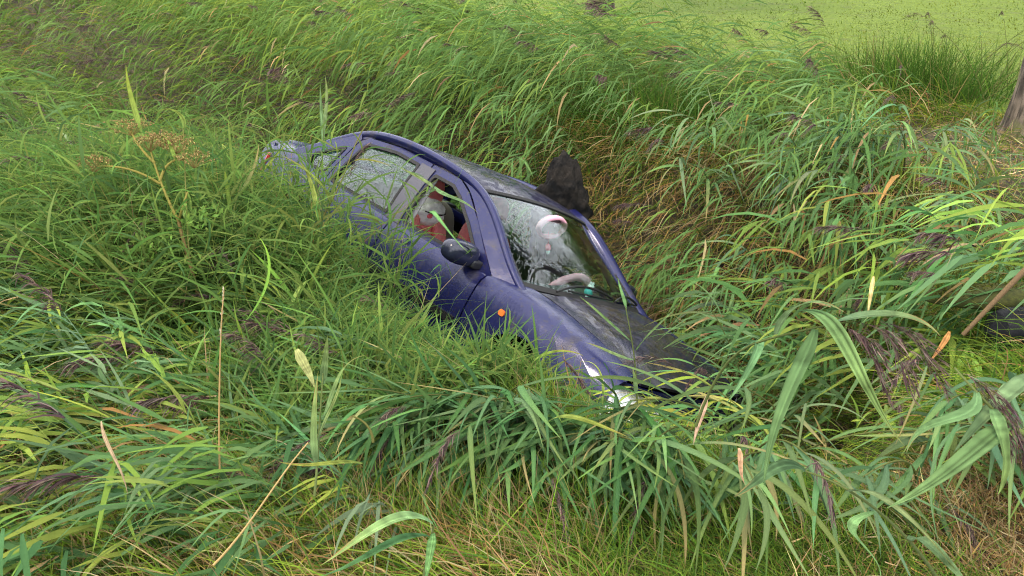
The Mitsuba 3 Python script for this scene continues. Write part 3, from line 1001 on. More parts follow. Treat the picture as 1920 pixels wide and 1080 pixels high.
def reed_thing(r, stem, leaves, label, group=None, color=None, plumes=(), thick=.005, stemc=(.16, .18, .06), plume_n=90, name='reed', fine=False):
    """a reed that stands as a thing of its own: stem, each leaf, flower heads"""
    k = thing(name, label, 'reed', group)
    st = curve(stem, 12) if len(stem) != 12 else np.asarray(stem)
    v, f = tube(st, np.linspace(thick, thick * .5, len(st)), 6, up=(.3, 1, .2))
    obj('stem', (v, f), 'reed_leaf', k, smooth=True, color=np.tile(A(stemc) * np.exp(r.normal(0, .12)), (len(v), 1)))
    for q, w in leaves:
        c = (A(REEDS[r.integers(5)]) if color is None else A(color)) * np.exp(r.normal(0, .2)) * np.exp(r.normal(0, .08, 3)) * 1.1
        u = r.random()
        tip = A([.40, .30, .13]) if u < .07 and not fine else c * A([1.5, 1.2, .8]) if u < .5 else c * A([1.1, 1.06, .95])
        m, cc = fold_leaf(r, q, w, c, tip, 22 if fine else 12, 9 if fine else 3)
        obj('leaf', m, 'reed_leaf', k, smooth=True, color=np.clip(cc, 0, 1))
    for q in plumes:
        p = curve(q, 8)
        vs, fs, cs, nn = [], [], [], 0
        for j in range(7):
            v, f, c = plume_mesh(r, p[j], nz(p[j + 1] - p[j]), nz((p[-1] - p[0]) * [1, 1, 0]), .42 if fine else .52, (150 if fine else plume_n) // 7)
            vs.append(v.reshape(-1, 3))
            cs.append(c.reshape(-1, 3))
            fs.append((f[None] + (np.arange(len(v)) * v.shape[1])[:, None, None]).reshape(-1, 3) + nn)
            nn += v.shape[0] * v.shape[1]
        obj('plume', (np.vstack(vs), np.vstack(fs)), 'plume_fluff', k, smooth=True, color=np.clip(np.vstack(cs), 0, 1))
    return k


def reed_group(seed, x, y, hgt, lean, up, drop, label, group, nl=8, lw=1.0, ll=1.0, plume=.25, cols=None, wild=.25, dr_=0.0):
    r = np.random.default_rng(seed)
    n = len(x)
    b = place(x, y)
    d = nz(lean * up + UP + r.normal(0, .12, (n, 3)))
    tgt = nz(lean - UP * drop + r.normal(0, .12, (n, 3)))
    one = np.ones((n, 3))
    _, _, _, pts, dirs = strip(b, d, hgt, np.full(n, .006), tgt, r.uniform(.6, 1.6, n), 11, r, one, one, prof='stem')
    for i in range(n):
        if in_car(pts[i][None])[0]:
            continue
        p, d0, L, W, tg, N = reed_leaves(r, pts[i:i + 1], dirs[i:i + 1], nl, np.ones(1), lean[i:i + 1], .30, droop=A([dr_]))
        d0 = nz(d0 + r.normal(0, wild, (N, 3)))
        tg = nz(tg + r.normal(0, wild, (N, 3)))
        L, W = L * ll, W * lw
        o = np.ones((N, 3))
        _, _, _, lp, _ = strip(p, d0, L, W, tg, r.uniform(.6, 1.9, N), 8, r, o, o)
        ok = ~in_car(lp)
        lv = [(lp[j], W[j]) for j in range(N) if ok[j]]
        pl = []
        if r.random() < plume:
            q = pts[i, -1]
            pl = [[q, q + dirs[i, -1] * .10, q + dirs[i, -1] * .17 + lean[i] * .05 - UP * .05]]
        base = A(REEDS if cols is None else cols)
        reed_thing(r, pts[i], lv, label + (' with a purple flower head' if pl else ''), group, base[r.integers(len(base))], pl)


HERO = {'arching': {'stem': [[0.517, 2.195, 0.645], [0.544, 2.189, 0.759], [0.588, 2.098, 0.929], [0.641, 1.979, 1.031], [0.704, 1.897, 1.095], [0.76, 1.83, 1.142]], 'leaves': [([[0.702, 1.895, 1.091], [0.635, 1.772, 1.056], [0.562, 1.661, 0.974], [0.536, 1.61, 0.854]], 0.04), ([[0.641, 1.981, 1.036], [0.655, 1.931, 1.123], [0.687, 1.874, 1.169], [0.741, 1.818, 1.164]], 0.034), ([[0.667, 1.93, 1.12], [0.706, 1.808, 1.141], [0.727, 1.714, 1.1], [0.76, 1.655, 1.036], [0.824, 1.619, 0.951]], 0.042), ([[0.724, 1.856, 1.126], [0.792, 1.8, 1.173], [0.86, 1.77, 1.179], [0.909, 1.727, 1.154]], 0.03), ([[0.588, 2.098, 0.929], [0.622, 2.064, 0.977], [0.569, 1.944, 0.95], [0.518, 1.914, 0.878]], 0.026)], 'plumes': [[[0.76, 1.83, 1.142], [0.804, 1.786, 1.141], [0.837, 1.728, 1.08]], [[0.8, 1.813, 1.154], [0.858, 1.775, 1.14], [0.895, 1.732, 1.09]], [[0.732, 1.846, 1.128], [0.765, 1.8, 1.121], [0.792, 1.757, 1.071]]]}, 'edge': {'stem': [[1.081, 1.466, 0.975], [1.0, 1.446, 1.055], [0.91, 1.431, 1.122], [0.85, 1.454, 1.176], [0.83, 1.506, 1.198]], 'leaves': [([[0.91, 1.431, 1.122], [0.819, 1.361, 1.111], [0.734, 1.322, 1.07], [0.651, 1.304, 1.029]], 0.044), ([[1.019, 1.547, 1.165], [0.909, 1.465, 1.153], [0.85, 1.429, 1.118], [0.806, 1.409, 1.071]], 0.042), ([[0.879, 1.442, 1.149], [0.866, 1.37, 1.132], [0.871, 1.348, 1.08], [0.856, 1.329, 1.037]], 0.026), ([[0.85, 1.454, 1.176], [0.8, 1.402, 1.156], [0.743, 1.394, 1.139], [0.705, 1.376, 1.095]], 0.028)], 'plumes': [[[0.903, 1.437, 1.137], [0.912, 1.406, 1.115], [0.924, 1.385, 1.066]], [[0.84, 1.504, 1.193], [0.864, 1.466, 1.18], [0.881, 1.44, 1.145]]]}, 'low': {'stem': [[0.918, 1.548, 0.657], [0.855, 1.582, 0.737], [0.753, 1.664, 0.802], [0.663, 1.725, 0.818]], 'leaves': [([[0.663, 1.725, 0.818], [0.624, 1.722, 0.836], [0.558, 1.695, 0.822], [0.493, 1.677, 0.782]], 0.034), ([[0.741, 1.665, 0.805], [0.779, 1.593, 0.839], [0.832, 1.52, 0.82], [0.909, 1.465, 0.743]], 0.044), ([[0.855, 1.582, 0.737], [0.863, 1.523, 0.777], [0.888, 1.474, 0.763], [0.937, 1.445, 0.72]], 0.036), ([[0.792, 1.631, 0.776], [0.734, 1.589, 0.752], [0.78, 1.566, 0.7], [0.791, 1.548, 0.657]], 0.024)], 'plumes': []}, 'pair': {'stem': [[-0.2, 1.579, 0.601], [-0.192, 1.597, 0.645], [-0.181, 1.62, 0.699], [-0.172, 1.637, 0.738]], 'leaves': [([[-0.174, 1.637, 0.738], [-0.227, 1.61, 0.778], [-0.312, 1.545, 0.777], [-0.4, 1.505, 0.734]], 0.046), ([[-0.181, 1.626, 0.713], [-0.235, 1.583, 0.74], [-0.302, 1.529, 0.739], [-0.405, 1.48, 0.727]], 0.044), ([[-0.174, 1.63, 0.72], [-0.176, 1.592, 0.708], [-0.181, 1.57, 0.682], [-0.187, 1.552, 0.64]], 0.022)], 'plumes': []}, 'upright': {'stem': [[0.537, 3.287, -0.109], [0.534, 3.317, -0.04], [0.521, 3.423, 0.21], [0.503, 3.47, 0.321], [0.481, 3.527, 0.429]], 'leaves': [([[0.505, 3.455, 0.287], [0.427, 3.453, 0.358], [0.346, 3.463, 0.433], [0.282, 3.485, 0.484]], 0.03), ([[0.528, 3.44, 0.252], [0.57, 3.419, 0.33], [0.634, 3.427, 0.4], [0.701, 3.439, 0.478]], 0.03), ([[0.516, 3.425, 0.216], [0.447, 3.386, 0.252], [0.378, 3.38, 0.288], [0.305, 3.373, 0.323]], 0.032), ([[0.486, 3.518, 0.408], [0.472, 3.539, 0.458], [0.462, 3.562, 0.488], [0.452, 3.589, 0.526]], 0.018), ([[0.525, 3.367, 0.079], [0.52, 3.38, 0.136], [0.515, 3.394, 0.167], [0.51, 3.404, 0.192]], 0.024)], 'plumes': []}, 'standing': {'stem': [[-0.599, 2.285, 0.345], [-0.592, 2.316, 0.419], [-0.582, 2.38, 0.568], [-0.573, 2.43, 0.687]], 'leaves': [([[-0.573, 2.418, 0.657], [-0.568, 2.437, 0.702], [-0.563, 2.456, 0.747], [-0.56, 2.476, 0.794]], 0.026), ([[-0.582, 2.373, 0.553], [-0.543, 2.384, 0.63], [-0.512, 2.404, 0.702], [-0.429, 2.408, 0.762]], 0.028), ([[-0.589, 2.335, 0.464], [-0.566, 2.341, 0.554], [-0.521, 2.361, 0.653], [-0.508, 2.383, 0.704]], 0.026), ([[-0.592, 2.316, 0.419], [-0.595, 2.341, 0.554], [-0.592, 2.366, 0.613], [-0.582, 2.404, 0.702]], 0.024)], 'plumes': []}, 'window': {'stem': [[-1.132, 4.648, 0.155], [-1.088, 4.717, 0.317], [-0.941, 4.832, 0.588], [-0.793, 5.014, 0.888], [-0.729, 5.047, 0.941]], 'leaves': [([[-1.0, 4.786, 0.48], [-1.038, 4.73, 0.603], [-1.153, 4.77, 0.696], [-1.254, 4.792, 0.749]], 0.03), ([[-1.059, 4.74, 0.371], [-1.066, 4.702, 0.536], [-1.101, 4.747, 0.643], [-1.153, 4.781, 0.722]], 0.034), ([[-0.897, 4.867, 0.669], [-0.778, 4.781, 0.722], [-0.706, 4.775, 0.709], [-0.649, 4.767, 0.69]], 0.024)], 'plumes': [[[-0.729, 5.047, 0.941], [-0.67, 5.065, 0.982], [-0.622, 5.096, 1.005]], [[-0.888, 4.79, 0.615], [-0.868, 4.824, 0.696], [-0.827, 4.85, 0.757]]]}, 'behind': {'stem': [[-1.306, 6.006, 0.282], [-1.291, 6.092, 0.484], [-1.284, 6.163, 0.652]], 'leaves': [([[-1.291, 6.092, 0.484], [-1.298, 6.149, 0.618], [-1.306, 6.192, 0.719], [-1.309, 6.249, 0.853]], 0.032), ([[-1.287, 6.12, 0.551], [-1.273, 6.17, 0.669], [-1.266, 6.22, 0.786], [-1.28, 6.277, 0.92]], 0.03), ([[-1.291, 6.071, 0.434], [-1.213, 6.036, 0.607], [-1.148, 6.061, 0.667], [-1.048, 6.047, 0.634]], 0.03)], 'plumes': []}, 'yellowing': {'stem': [[-1.513, 3.968, 0.343], [-1.53, 4.017, 0.46], [-1.543, 4.097, 0.646], [-1.551, 4.176, 0.832], [-1.57, 4.299, 1.072]], 'leaves': [([[-1.551, 4.176, 0.832], [-1.587, 4.156, 0.915], [-1.62, 4.186, 0.984], [-1.65, 4.195, 1.007]], 0.026), ([[-1.799, 4.346, 0.976], [-1.825, 4.379, 1.055], [-1.856, 4.424, 1.162], [-1.874, 4.475, 1.281]], 0.03), ([[-1.556, 4.255, 1.018], [-1.594, 4.284, 1.088], [-1.644, 4.289, 1.1], [-1.695, 4.279, 1.077]], 0.028), ([[-1.543, 4.116, 0.692], [-1.45, 4.076, 0.726], [-1.359, 4.035, 0.757], [-1.285, 4.042, 0.773]], 0.018)], 'plumes': []}, 'across': {'stem': [[-0.688, 4.87, 0.165], [-0.667, 4.918, 0.278], [-0.52, 5.002, 0.475], [-0.422, 5.032, 0.545]], 'leaves': [([[-0.52, 4.996, 0.461], [-0.45, 4.917, 0.532], [-0.54, 4.941, 0.587], [-0.636, 4.962, 0.637]], 0.036), ([[-0.444, 5.014, 0.503], [-0.345, 4.894, 0.477], [-0.267, 4.834, 0.464], [-0.184, 4.809, 0.404]], 0.04), ([[-0.465, 4.954, 0.362], [-0.382, 4.74, 0.371], [-0.324, 4.712, 0.304], [-0.235, 4.677, 0.222]], 0.03)], 'plumes': []}, 'longblade': {'stem': [[0.054, 3.249, 0.184], [0.065, 3.27, 0.234], [0.087, 3.287, 0.274]], 'leaves': [([[0.065, 3.266, 0.224], [0.097, 3.247, 0.307], [0.17, 3.232, 0.35], [0.286, 3.208, 0.344]], 0.036), ([[0.35, 3.045, 0.216], [0.345, 3.033, 0.316], [0.325, 3.057, 0.372], [0.254, 3.066, 0.394]], 0.012)], 'plumes': [[[0.191, 3.21, 0.35], [0.232, 3.172, 0.31], [0.263, 3.154, 0.268]]]}, 'pale': {'stem': [[-0.398, 2.22, 0.576], [-0.413, 2.238, 0.618], [-0.459, 2.25, 0.646]], 'leaves': [([[0.111, 2.33, 0.58], [0.156, 2.292, 0.617], [0.245, 2.24, 0.622], [0.334, 2.209, 0.601]], 0.034), ([[-0.428, 2.196, 0.52], [-0.48, 2.155, 0.551], [-0.544, 2.11, 0.574], [-0.647, 2.115, 0.583]], 0.028)], 'plumes': []}}
SPOTS = {'stalk': [[-0.935, 2.443, 0.333], [-0.937, 2.509, 0.49], [-0.935, 2.563, 0.616], [-0.93, 2.623, 0.757], [-0.928, 2.685, 0.851]], 'stick': [[2.396, 3.907, 0.454], [2.25, 3.883, 0.27], [2.137, 3.871, 0.115]], 'dry': [[[0.581, 2.36, 0.65], [0.564, 2.325, 0.619], [0.545, 2.29, 0.586], [0.532, 2.268, 0.536]], [[1.447, 2.705, 0.695], [1.423, 2.675, 0.674], [1.394, 2.652, 0.647], [1.366, 2.638, 0.614]], [[1.316, 3.054, 0.75], [1.3, 3.015, 0.71], [1.289, 2.988, 0.669], [1.281, 2.966, 0.62]], [[-0.689, 2.593, 0.686], [-0.667, 2.562, 0.664], [-0.642, 2.536, 0.63], [-0.625, 2.518, 0.586]], [[0.625, 2.129, 0.617], [0.622, 2.086, 0.594], [0.622, 2.067, 0.573], [0.637, 2.054, 0.543]], [[-1.178, 2.244, 0.632], [-1.132, 2.171, 0.589], [-1.09, 2.123, 0.551], [-1.059, 2.077, 0.495]]], 'diag': [[-0.758, 1.842, 0.454], [-0.677, 1.928, 0.528], [-0.607, 2.016, 0.607], [-0.551, 2.092, 0.658]], 'umb_main': [[-1.497, 3.958, 0.32], [-1.538, 4.017, 0.46], [-1.581, 4.082, 0.611]], 'umb_br': [[[-1.581, 4.082, 0.611], [-1.657, 4.146, 0.762], [-1.712, 4.21, 0.914]], [[-1.581, 4.082, 0.611], [-1.537, 4.068, 0.708], [-1.52, 4.088, 0.754]], [[-1.669, 4.156, 0.786], [-1.594, 4.195, 0.879], [-1.556, 4.197, 0.883]], [[-1.689, 4.199, 0.76], [-1.817, 4.224, 0.819], [-2.001, 4.232, 0.837]], [[-1.695, 4.19, 0.867], [-1.786, 4.269, 0.925], [-1.851, 4.349, 0.984]]], 'umb_heads': [[-1.72, 4.227, 0.953], [-1.851, 4.356, 1.0], [-1.591, 4.203, 0.949], [-2.006, 4.238, 0.851], [-1.495, 4.149, 0.896], [-1.644, 4.233, 0.967]], 'umb_leaf': [[-1.675, 3.988, 0.519], [-1.47, 4.044, 0.65]], 'clod': [[0.386, 6.574, -0.173], [0.406, 6.74, 0.219], [0.22, 6.541, 0.006], [0.532, 6.352, -0.183]], 'pipe': [[2.503, 4.148, -0.002]], 'charm': [[0.289, 5.64, -0.068]]}


HERO_LABELS = {
    'arching': 'tall arching reed at the right with long folded leaves and dangling purple flower heads',
    'edge': 'reed leaning in from the right edge with two very broad pale green leaves',
    'low': 'reed lying low in the bottom right corner with a long broad leaf',
    'pair': 'reed at the bottom edge with a pair of broad leaves pointing left',
    'upright': 'slender upright reed standing in front of the wet bonnet with leaves forming a V',
    'standing': 'upright reed with vertical blue green leaves standing left of the front wheel',
    'window': 'thin yellowish reed slanting across the rear side window with a purple flower head',
    'behind': 'upright reed standing behind the boot of the car',
    'yellowing': 'yellowing tall reed standing among the brown umbels on the left',
    'across': 'reed growing beside the open front window with leaves crossing it',
    'longblade': 'reed with a long yellowish blade curving over the front wing',
    'pale': 'reed with pale light green leaves lying across the clump in the foreground',
}


def grassy_bits():
    r = np.random.default_rng(300)
    for k, h in HERO.items():
        yel = k in ('yellowing', 'longblade', 'pale', 'window')
        reed_thing(r, h['stem'], h['leaves'], HERO_LABELS[k], None, (.17, .24, .055) if yel else (.115, .205, .085), h['plumes'], .0045 if k != 'window' else .0055,
                   (.22, .22, .07) if yel else (.16, .20, .07), fine=True)
    # reeds pressed down over the near bank, in front of the car's nose
    r = np.random.default_rng(301)
    n = 72
    x, y = r.uniform(-.42, .70, n), r.uniform(3.02, 3.45, n)
    lean = nz(np.stack([r.normal(-.30, .35, n), np.full(n, -.85), np.zeros(n)], -1))
    reed_group(302, x, y, r.uniform(.42, .70, n), lean, .6, .6, 'dark green reed in the clump before the car nose', 'reeds of the clump before the car nose', 9, .82, 1.15, .22,
               [(.070, .150, .055), (.085, .170, .065), (.10, .19, .085), (.060, .13, .05)])
    n = 40
    x = r.uniform(.72, 2.3, n)
    y = r.uniform(3.0, 3.6, n) - .12 * x
    lean = nz(np.stack([r.normal(-.15, .5, n), np.full(n, -.75), np.zeros(n)], -1))
    reed_group(303, x, y, r.uniform(.55, .95, n), lean, .4, .35, 'broad leaved reed on the bank right of the car nose', 'reeds on the near bank right of the car', 8, .95, 1.05, .25,
               [(.095, .175, .085), (.11, .20, .10), (.085, .165, .07), (.13, .22, .075)])
    # the reeds that hide the lower half of the car
    n = 80
    a, b = r.uniform(-2.6, 1.45, n), 1.0 + 1.0 * r.random(n)
    x, y = at_car(a, b)
    top = CAR_T[2] + .36 - .0999 * a + .30 + .9 * np.interp(a, [-2.2, -1.2, -.3, .5, .9, 1.2, 2.0], [.26, .60, .92, .90, .46, .26, .32]) + .24 * (b - .85)
    hg = np.maximum(top - H(x, y), .3) * r.uniform(1.05, 1.6, n)
    lean = nz(WIND * .6 - A([CAR_M[0, 1], CAR_M[1, 1], 0]) * .3 + r.normal(0, .6, (n, 3)) * [1, 1, 0])
    reed_group(304, x, y, hg, lean, .15, -.3, 'light green reed growing beside the flank of the car', 'reeds beside the flank of the car', 9, .8, .95, .2,
               [(.11, .20, .05), (.14, .235, .055), (.09, .175, .045), (.17, .25, .06)], .45)
    # bent reeds in the foreground on the left
    n = 60
    x, y = r.uniform(-2.3, -.25, n), r.uniform(2.75, 4.6, n)
    lean = nz(WIND + r.normal(0, .35, (n, 3)) * [1, 1, 0])
    hg = limit(place(x, y), r.uniform(.6, 1.0, n), .62)
    reed_group(305, x, y, hg, lean, .7, .12, 'green reed bent left in the near reed bed', 'reeds bent left in the near reed bed', 8, .95, 1.0, .45)
    # reeds hanging over the far bank on the right
    n = 40
    x, y = r.uniform(1.3, 3.4, n), r.uniform(6.1, 7.6, n)
    lean = nz(np.stack([r.normal(-.35, .5, n), np.full(n, -.6), np.zeros(n)], -1))
    reed_group(306, x, y, r.uniform(.55, .95, n), lean, .35, .3, 'bluish green drooping reed on the far bank', 'reeds on the far bank right of the car', 9, 1.05, 1.1, .15,
               [(.13, .23, .125), (.11, .205, .095), (.15, .25, .12)], dr_=.9)
    # reeds that close in on the car's nose
    n = 44
    x, y = r.uniform(.85, 1.65, n), r.uniform(3.6, 4.65, n)
    bs = place(x, y)
    hg = np.clip((2.0 - y * .535 + r.uniform(-.06, .20, n) - bs[:, 2]) / .82, .3, 1.8)
    lean = nz(WIND + A([0, -.5, 0]) + r.normal(0, .5, (n, 3)) * [1, 1, 0])
    reed_group(307, x, y, hg, lean, .2, .2, 'grey green reed at the front corner of the car', 'reeds at the nose of the car', 9, .85, 1.0, .2)
    # taller reeds on the left
    n = 40
    x, y = r.uniform(-4.2, -1.5, n), r.uniform(4.6, 8.5, n)
    lean = nz(WIND + r.normal(0, .3, (n, 3)) * [1, 1, 0])
    ok = x < -.37 * y + .2
    reed_group(308, x[ok], y[ok], r.uniform(.9, 1.3, ok.sum()), lean[ok], .45, -.05, 'taller reed on the left beyond the umbel plant', 'taller reeds on the left', 8, 1.15, 1.1, .6)
    # finer growth pressed round the flank and the nose
    n = 9000
    a, b = r.uniform(-2.8, 2.1, n), .95 + 1.4 * r.random(n) ** 1.2
    x, y = at_car(a, b)
    top = CAR_T[2] + .36 - .0999 * a + .27 + .9 * np.interp(a, [-2.2, -1.2, -.3, .5, .9, 1.2, 2.0], [.22, .58, .90, .90, .44, .24, .30]) + .24 * (b - .85)
    bs = place(x, y)
    L = np.maximum(top - bs[:, 2], .15) * r.uniform(.85, 1.75, n)
    c = pal(r, n, [(.10, .19, .04), (.14, .23, .05), (.08, .16, .035), (.17, .24, .055)])
    c = np.where((r.random(n) < .12)[:, None], pal(r, n, STRAWS), c)
    d = nz(np.stack([r.normal(-.2, .45, n), r.normal(0, .45, n), np.ones(n)], -1))
    tg = nz(np.stack([r.normal(-.8, .7, n), r.normal(-.4, .6, n), r.normal(.1, .6, n)], -1))
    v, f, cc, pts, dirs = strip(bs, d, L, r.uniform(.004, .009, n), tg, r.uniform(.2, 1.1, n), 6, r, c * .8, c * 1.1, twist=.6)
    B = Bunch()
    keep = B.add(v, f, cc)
    pts, dirs = pts[keep], dirs[keep]
    m = len(pts)
    ln = nz(r.normal(0, 1, (m, 3)) * [1, 1, .2] + WIND * .4)
    p, d0, L2, W, tg, N = reed_leaves(r, pts, dirs, 5, r.uniform(.45, .85, m), ln, .35)
    c2 = pal(r, N, [(.10, .19, .045), (.14, .23, .055), (.09, .17, .05), (.18, .25, .06)])
    v, f, cc, _, _ = strip(p, d0, L2, W * .8, tg, r.uniform(.5, 1.6, N), 4, r, c2 * .9, c2 * 1.1, prof='reed', twist=.7)
    B.add(v, f, cc)
    B.build('flank_growth', 'grass_leaf', kind='stuff', label='light green leafy growth pressed round the lower half of the car', category='grass')


def dry_bits():
    r = np.random.default_rng(310)
    tan, orange = (.42, .28, .19), (.46, .23, .08)
    what = [('pinkish tan dead leaf stub standing upright in the foreground clump', tan, .020), ('orange dead leaf on the reeds near the right edge', orange, .020), ('yellow tan dead blade standing up at the right', (.55, .42, .18), .016),
            ('short pale yellow green leaf lying in the reeds left of the front wheel', (.34, .36, .14), .034), ('curled brown dead leaf in the straw below the arching reed', (.40, .24, .14), .016), ('long tan dead leaf drooping in the left foreground', (.34, .25, .15), .011)]
    for q, (lab, c, w) in zip(SPOTS['dry'], what):
        m, cc = fold_leaf(r, q, w, c, A(c) * .8, 22, 9)
        obj('dead_leaf', m, 'straw', smooth=True, color=np.clip(cc, 0, 1), label=lab, category='leaf')
    k = thing('grass_stalk', 'tall thin dry grass stalk standing upright on the left with a pale seed head', 'grass stalk')
    st = curve(SPOTS['stalk'], 16)
    for nme, m, c in (('stem', tube(st, np.linspace(.0035, .002, 16), 5, up=(1, 0, 0)), (.42, .28, .12)),):
        obj(nme, m, 'straw', k, smooth=True, color=np.tile(A(c), (len(m[0]), 1)))
    n = 60
    t = r.random(n)
    p0 = st[-1] + (st[-5] - st[-1]) * t[:, None]
    v, f, cc, _, _ = strip(p0, nz(UP + r.normal(0, .25, (n, 3))), r.uniform(.010, .02, n), np.full(n, .004), nz(UP + r.normal(0, .3, (n, 3))), np.ones(n), 2, r, pal(r, n, [(.55, .47, .32)]), pal(r, n, [(.6, .52, .38)]))
    obj('seed_head', (v.reshape(-1, 3), (f[None] + (np.arange(n) * v.shape[1])[:, None, None]).reshape(-1, 3)), 'straw', k, smooth=True, color=np.clip(cc.reshape(-1, 3), 0, 1))
    m = tube(curve(SPOTS['diag'], 14), np.linspace(.0035, .002, 14), 5, up=(1, 0, 0))
    obj('dry_stalk', m, 'straw', smooth=True, color=np.tile(A([.46, .33, .14]), (len(m[0]), 1)), label='bare yellow dry stalk slanting up to the right in the left foreground', category='grass stalk')
    m = tube(curve(SPOTS['stick'], 14), np.linspace(.014, .010, 14), 7, up=(1, 0, 0))
    obj('stick', m, 'straw', smooth=True, color=np.tile(A([.20, .135, .075]), (len(m[0]), 1)), label='straight brown stick slanting over the ditch at the right edge', category='stick')


def umbellifer():
    r = np.random.default_rng(320)
    k = thing('umbellifer', 'withering umbel plant with brown flower heads and yellow stems among the reeds on the left', 'plant')
    col = lambda m, c: np.tile(A(c), (len(verts(m)[0]), 1))
    p0 = A(SPOTS['umb_main'])
    p0 = np.vstack([[p0[0][0], p0[0][1], H(A([p0[0][0]]), A([p0[0][1]]))[0]], p0])
    m = tube(curve(p0, 12), np.linspace(.011, .008, 12), 7, up=(1, 0, 0))
    obj('stem', m, 'straw', k, smooth=True, color=col(m, (.24, .17, .07)))
    for q in SPOTS['umb_br']:
        m = tube(curve(q, 9), np.linspace(.007, .004, 9), 6, up=(1, 0, 0))
        obj('branch', m, 'straw', k, smooth=True, color=col(m, (.30, .26, .07)))
    for h in SPOTS['umb_heads']:
        h = A(h)
        ms, cs = [], []
        n = 22
        a = np.arange(n) * 2.4 + r.normal(0, .25, n)
        rr = .085 * r.uniform(.8, 1.15) * np.sqrt((np.arange(n) + .6) / n)
        for i in range(n):
            tip = h + [rr[i] * np.cos(a[i]), rr[i] * np.sin(a[i]), .030 - rr[i] * .25 + r.normal(0, .007)]
            ms.append(tube(np.linspace(h - [0, 0, .045], tip, 4), .0012, 4, up=(1, .2, 0)))
            cs.append(A([.28, .22, .08]))
            for j in range(r.integers(4, 13)):
                o = r.normal(0, .009, 3) * [1, 1, .6]
                ms.append(tube([tip - [0, 0, .008], tip + o * .7], .0007, 3, up=(1, .2, 0)))
                cs.append(A([.26, .20, .07]))
                q_ = r.uniform(.0018, .0036)
                ms.append(xf(blob(A([q_, q_, q_ * 1.3]), 0), None, tip + o))
                cs.append(A([(.34, .23, .10), (.40, .30, .12), (.22, .15, .07), (.30, .30, .10)][r.integers(4)]) * np.exp(r.normal(0, .25)))
        v, f = join(*ms)
        c = np.vstack([np.tile(c_, (len(verts(m_)[0]), 1)) for c_, m_ in zip(cs, ms)])
        obj('umbel', (v, f), 'straw', k, smooth=False, color=np.clip(c, 0, 1))
    for p, n, sp in ((SPOTS['umb_leaf'][0], 190, .085), (SPOTS['umb_leaf'][1], 110, .06)):
        o = A(p) + r.normal(0, 1, (n, 3)) * [sp, sp, sp * .55]
        d = nz(r.normal(0, 1, (n, 3)) + UP * .6)
        c = pal(r, n, [(.16, .27, .06), (.19, .30, .07)])
        v, f, cc, _, _ = strip(o, d, r.uniform(.025, .055, n), r.uniform(.010, .020, n), nz(r.normal(0, 1, (n, 3))), np.ones(n) * .8, 3, r, c, c * 1.1, prof='reed')
        obj('foliage', (v.reshape(-1, 3), (f[None] + (np.arange(n) * v.shape[1])[:, None, None]).reshape(-1, 3)), 'grass_leaf', k, smooth=True, color=np.clip(cc.reshape(-1, 3), 0, 1), kind='stuff')


def bark_fn(p, n, uv):
    w = mikit.fbm(p.x * 22 + p.y * 22, p.y * 20 - p.x * 16, p.z * 4.5, 4)
    moss = mikit.smoothstep(.52, .68, mikit.fbm(p.x * 5, p.y * 5, p.z * 4 + 9, 3)) * mikit.smoothstep(1.6, .2, p.z)
    c = mikit.mix((0.030, 0.024, 0.017), (0.165, 0.130, 0.095), mikit.smoothstep(.3, .72, w))
    return mikit.mix(c, (0.10, 0.11, 0.03), .6 * moss)


def mud_fn(p, n, uv):
    f = mikit.fbm(p.x * 14, p.y * 14, p.z * 14, 4)
    return mikit.mix((0.006, 0.006, 0.006), (0.026, 0.022, 0.018), mikit.smoothstep(.35, .7, f))


mat('bark', two({'type': 'principled', 'base_color': mikit.proc(bark_fn), 'roughness': 0.9}))
mat('peat', two({'type': 'bumpmap', 'scale': 0.02, 'arbitrary': mikit.proc(lambda p, n, uv: mikit.fbm(p.x * 30, p.y * 30, p.z * 12, 4), 0.004),
                 'bsdf': {'type': 'principled', 'base_color': mikit.proc(mud_fn), 'roughness': 0.7, 'specular': 0.15}}))
mat('pipe_plastic', prin((0.008, 0.008, 0.011), 0.5, specular=0.25))
mat('moss', prin(mikit.proc(lambda p, n, uv: mikit.mix((0.02, 0.025, 0.008), (0.085, 0.09, 0.016), mikit.fbm(p.x * 50, p.y * 50, p.z * 50, 3))), 0.95))


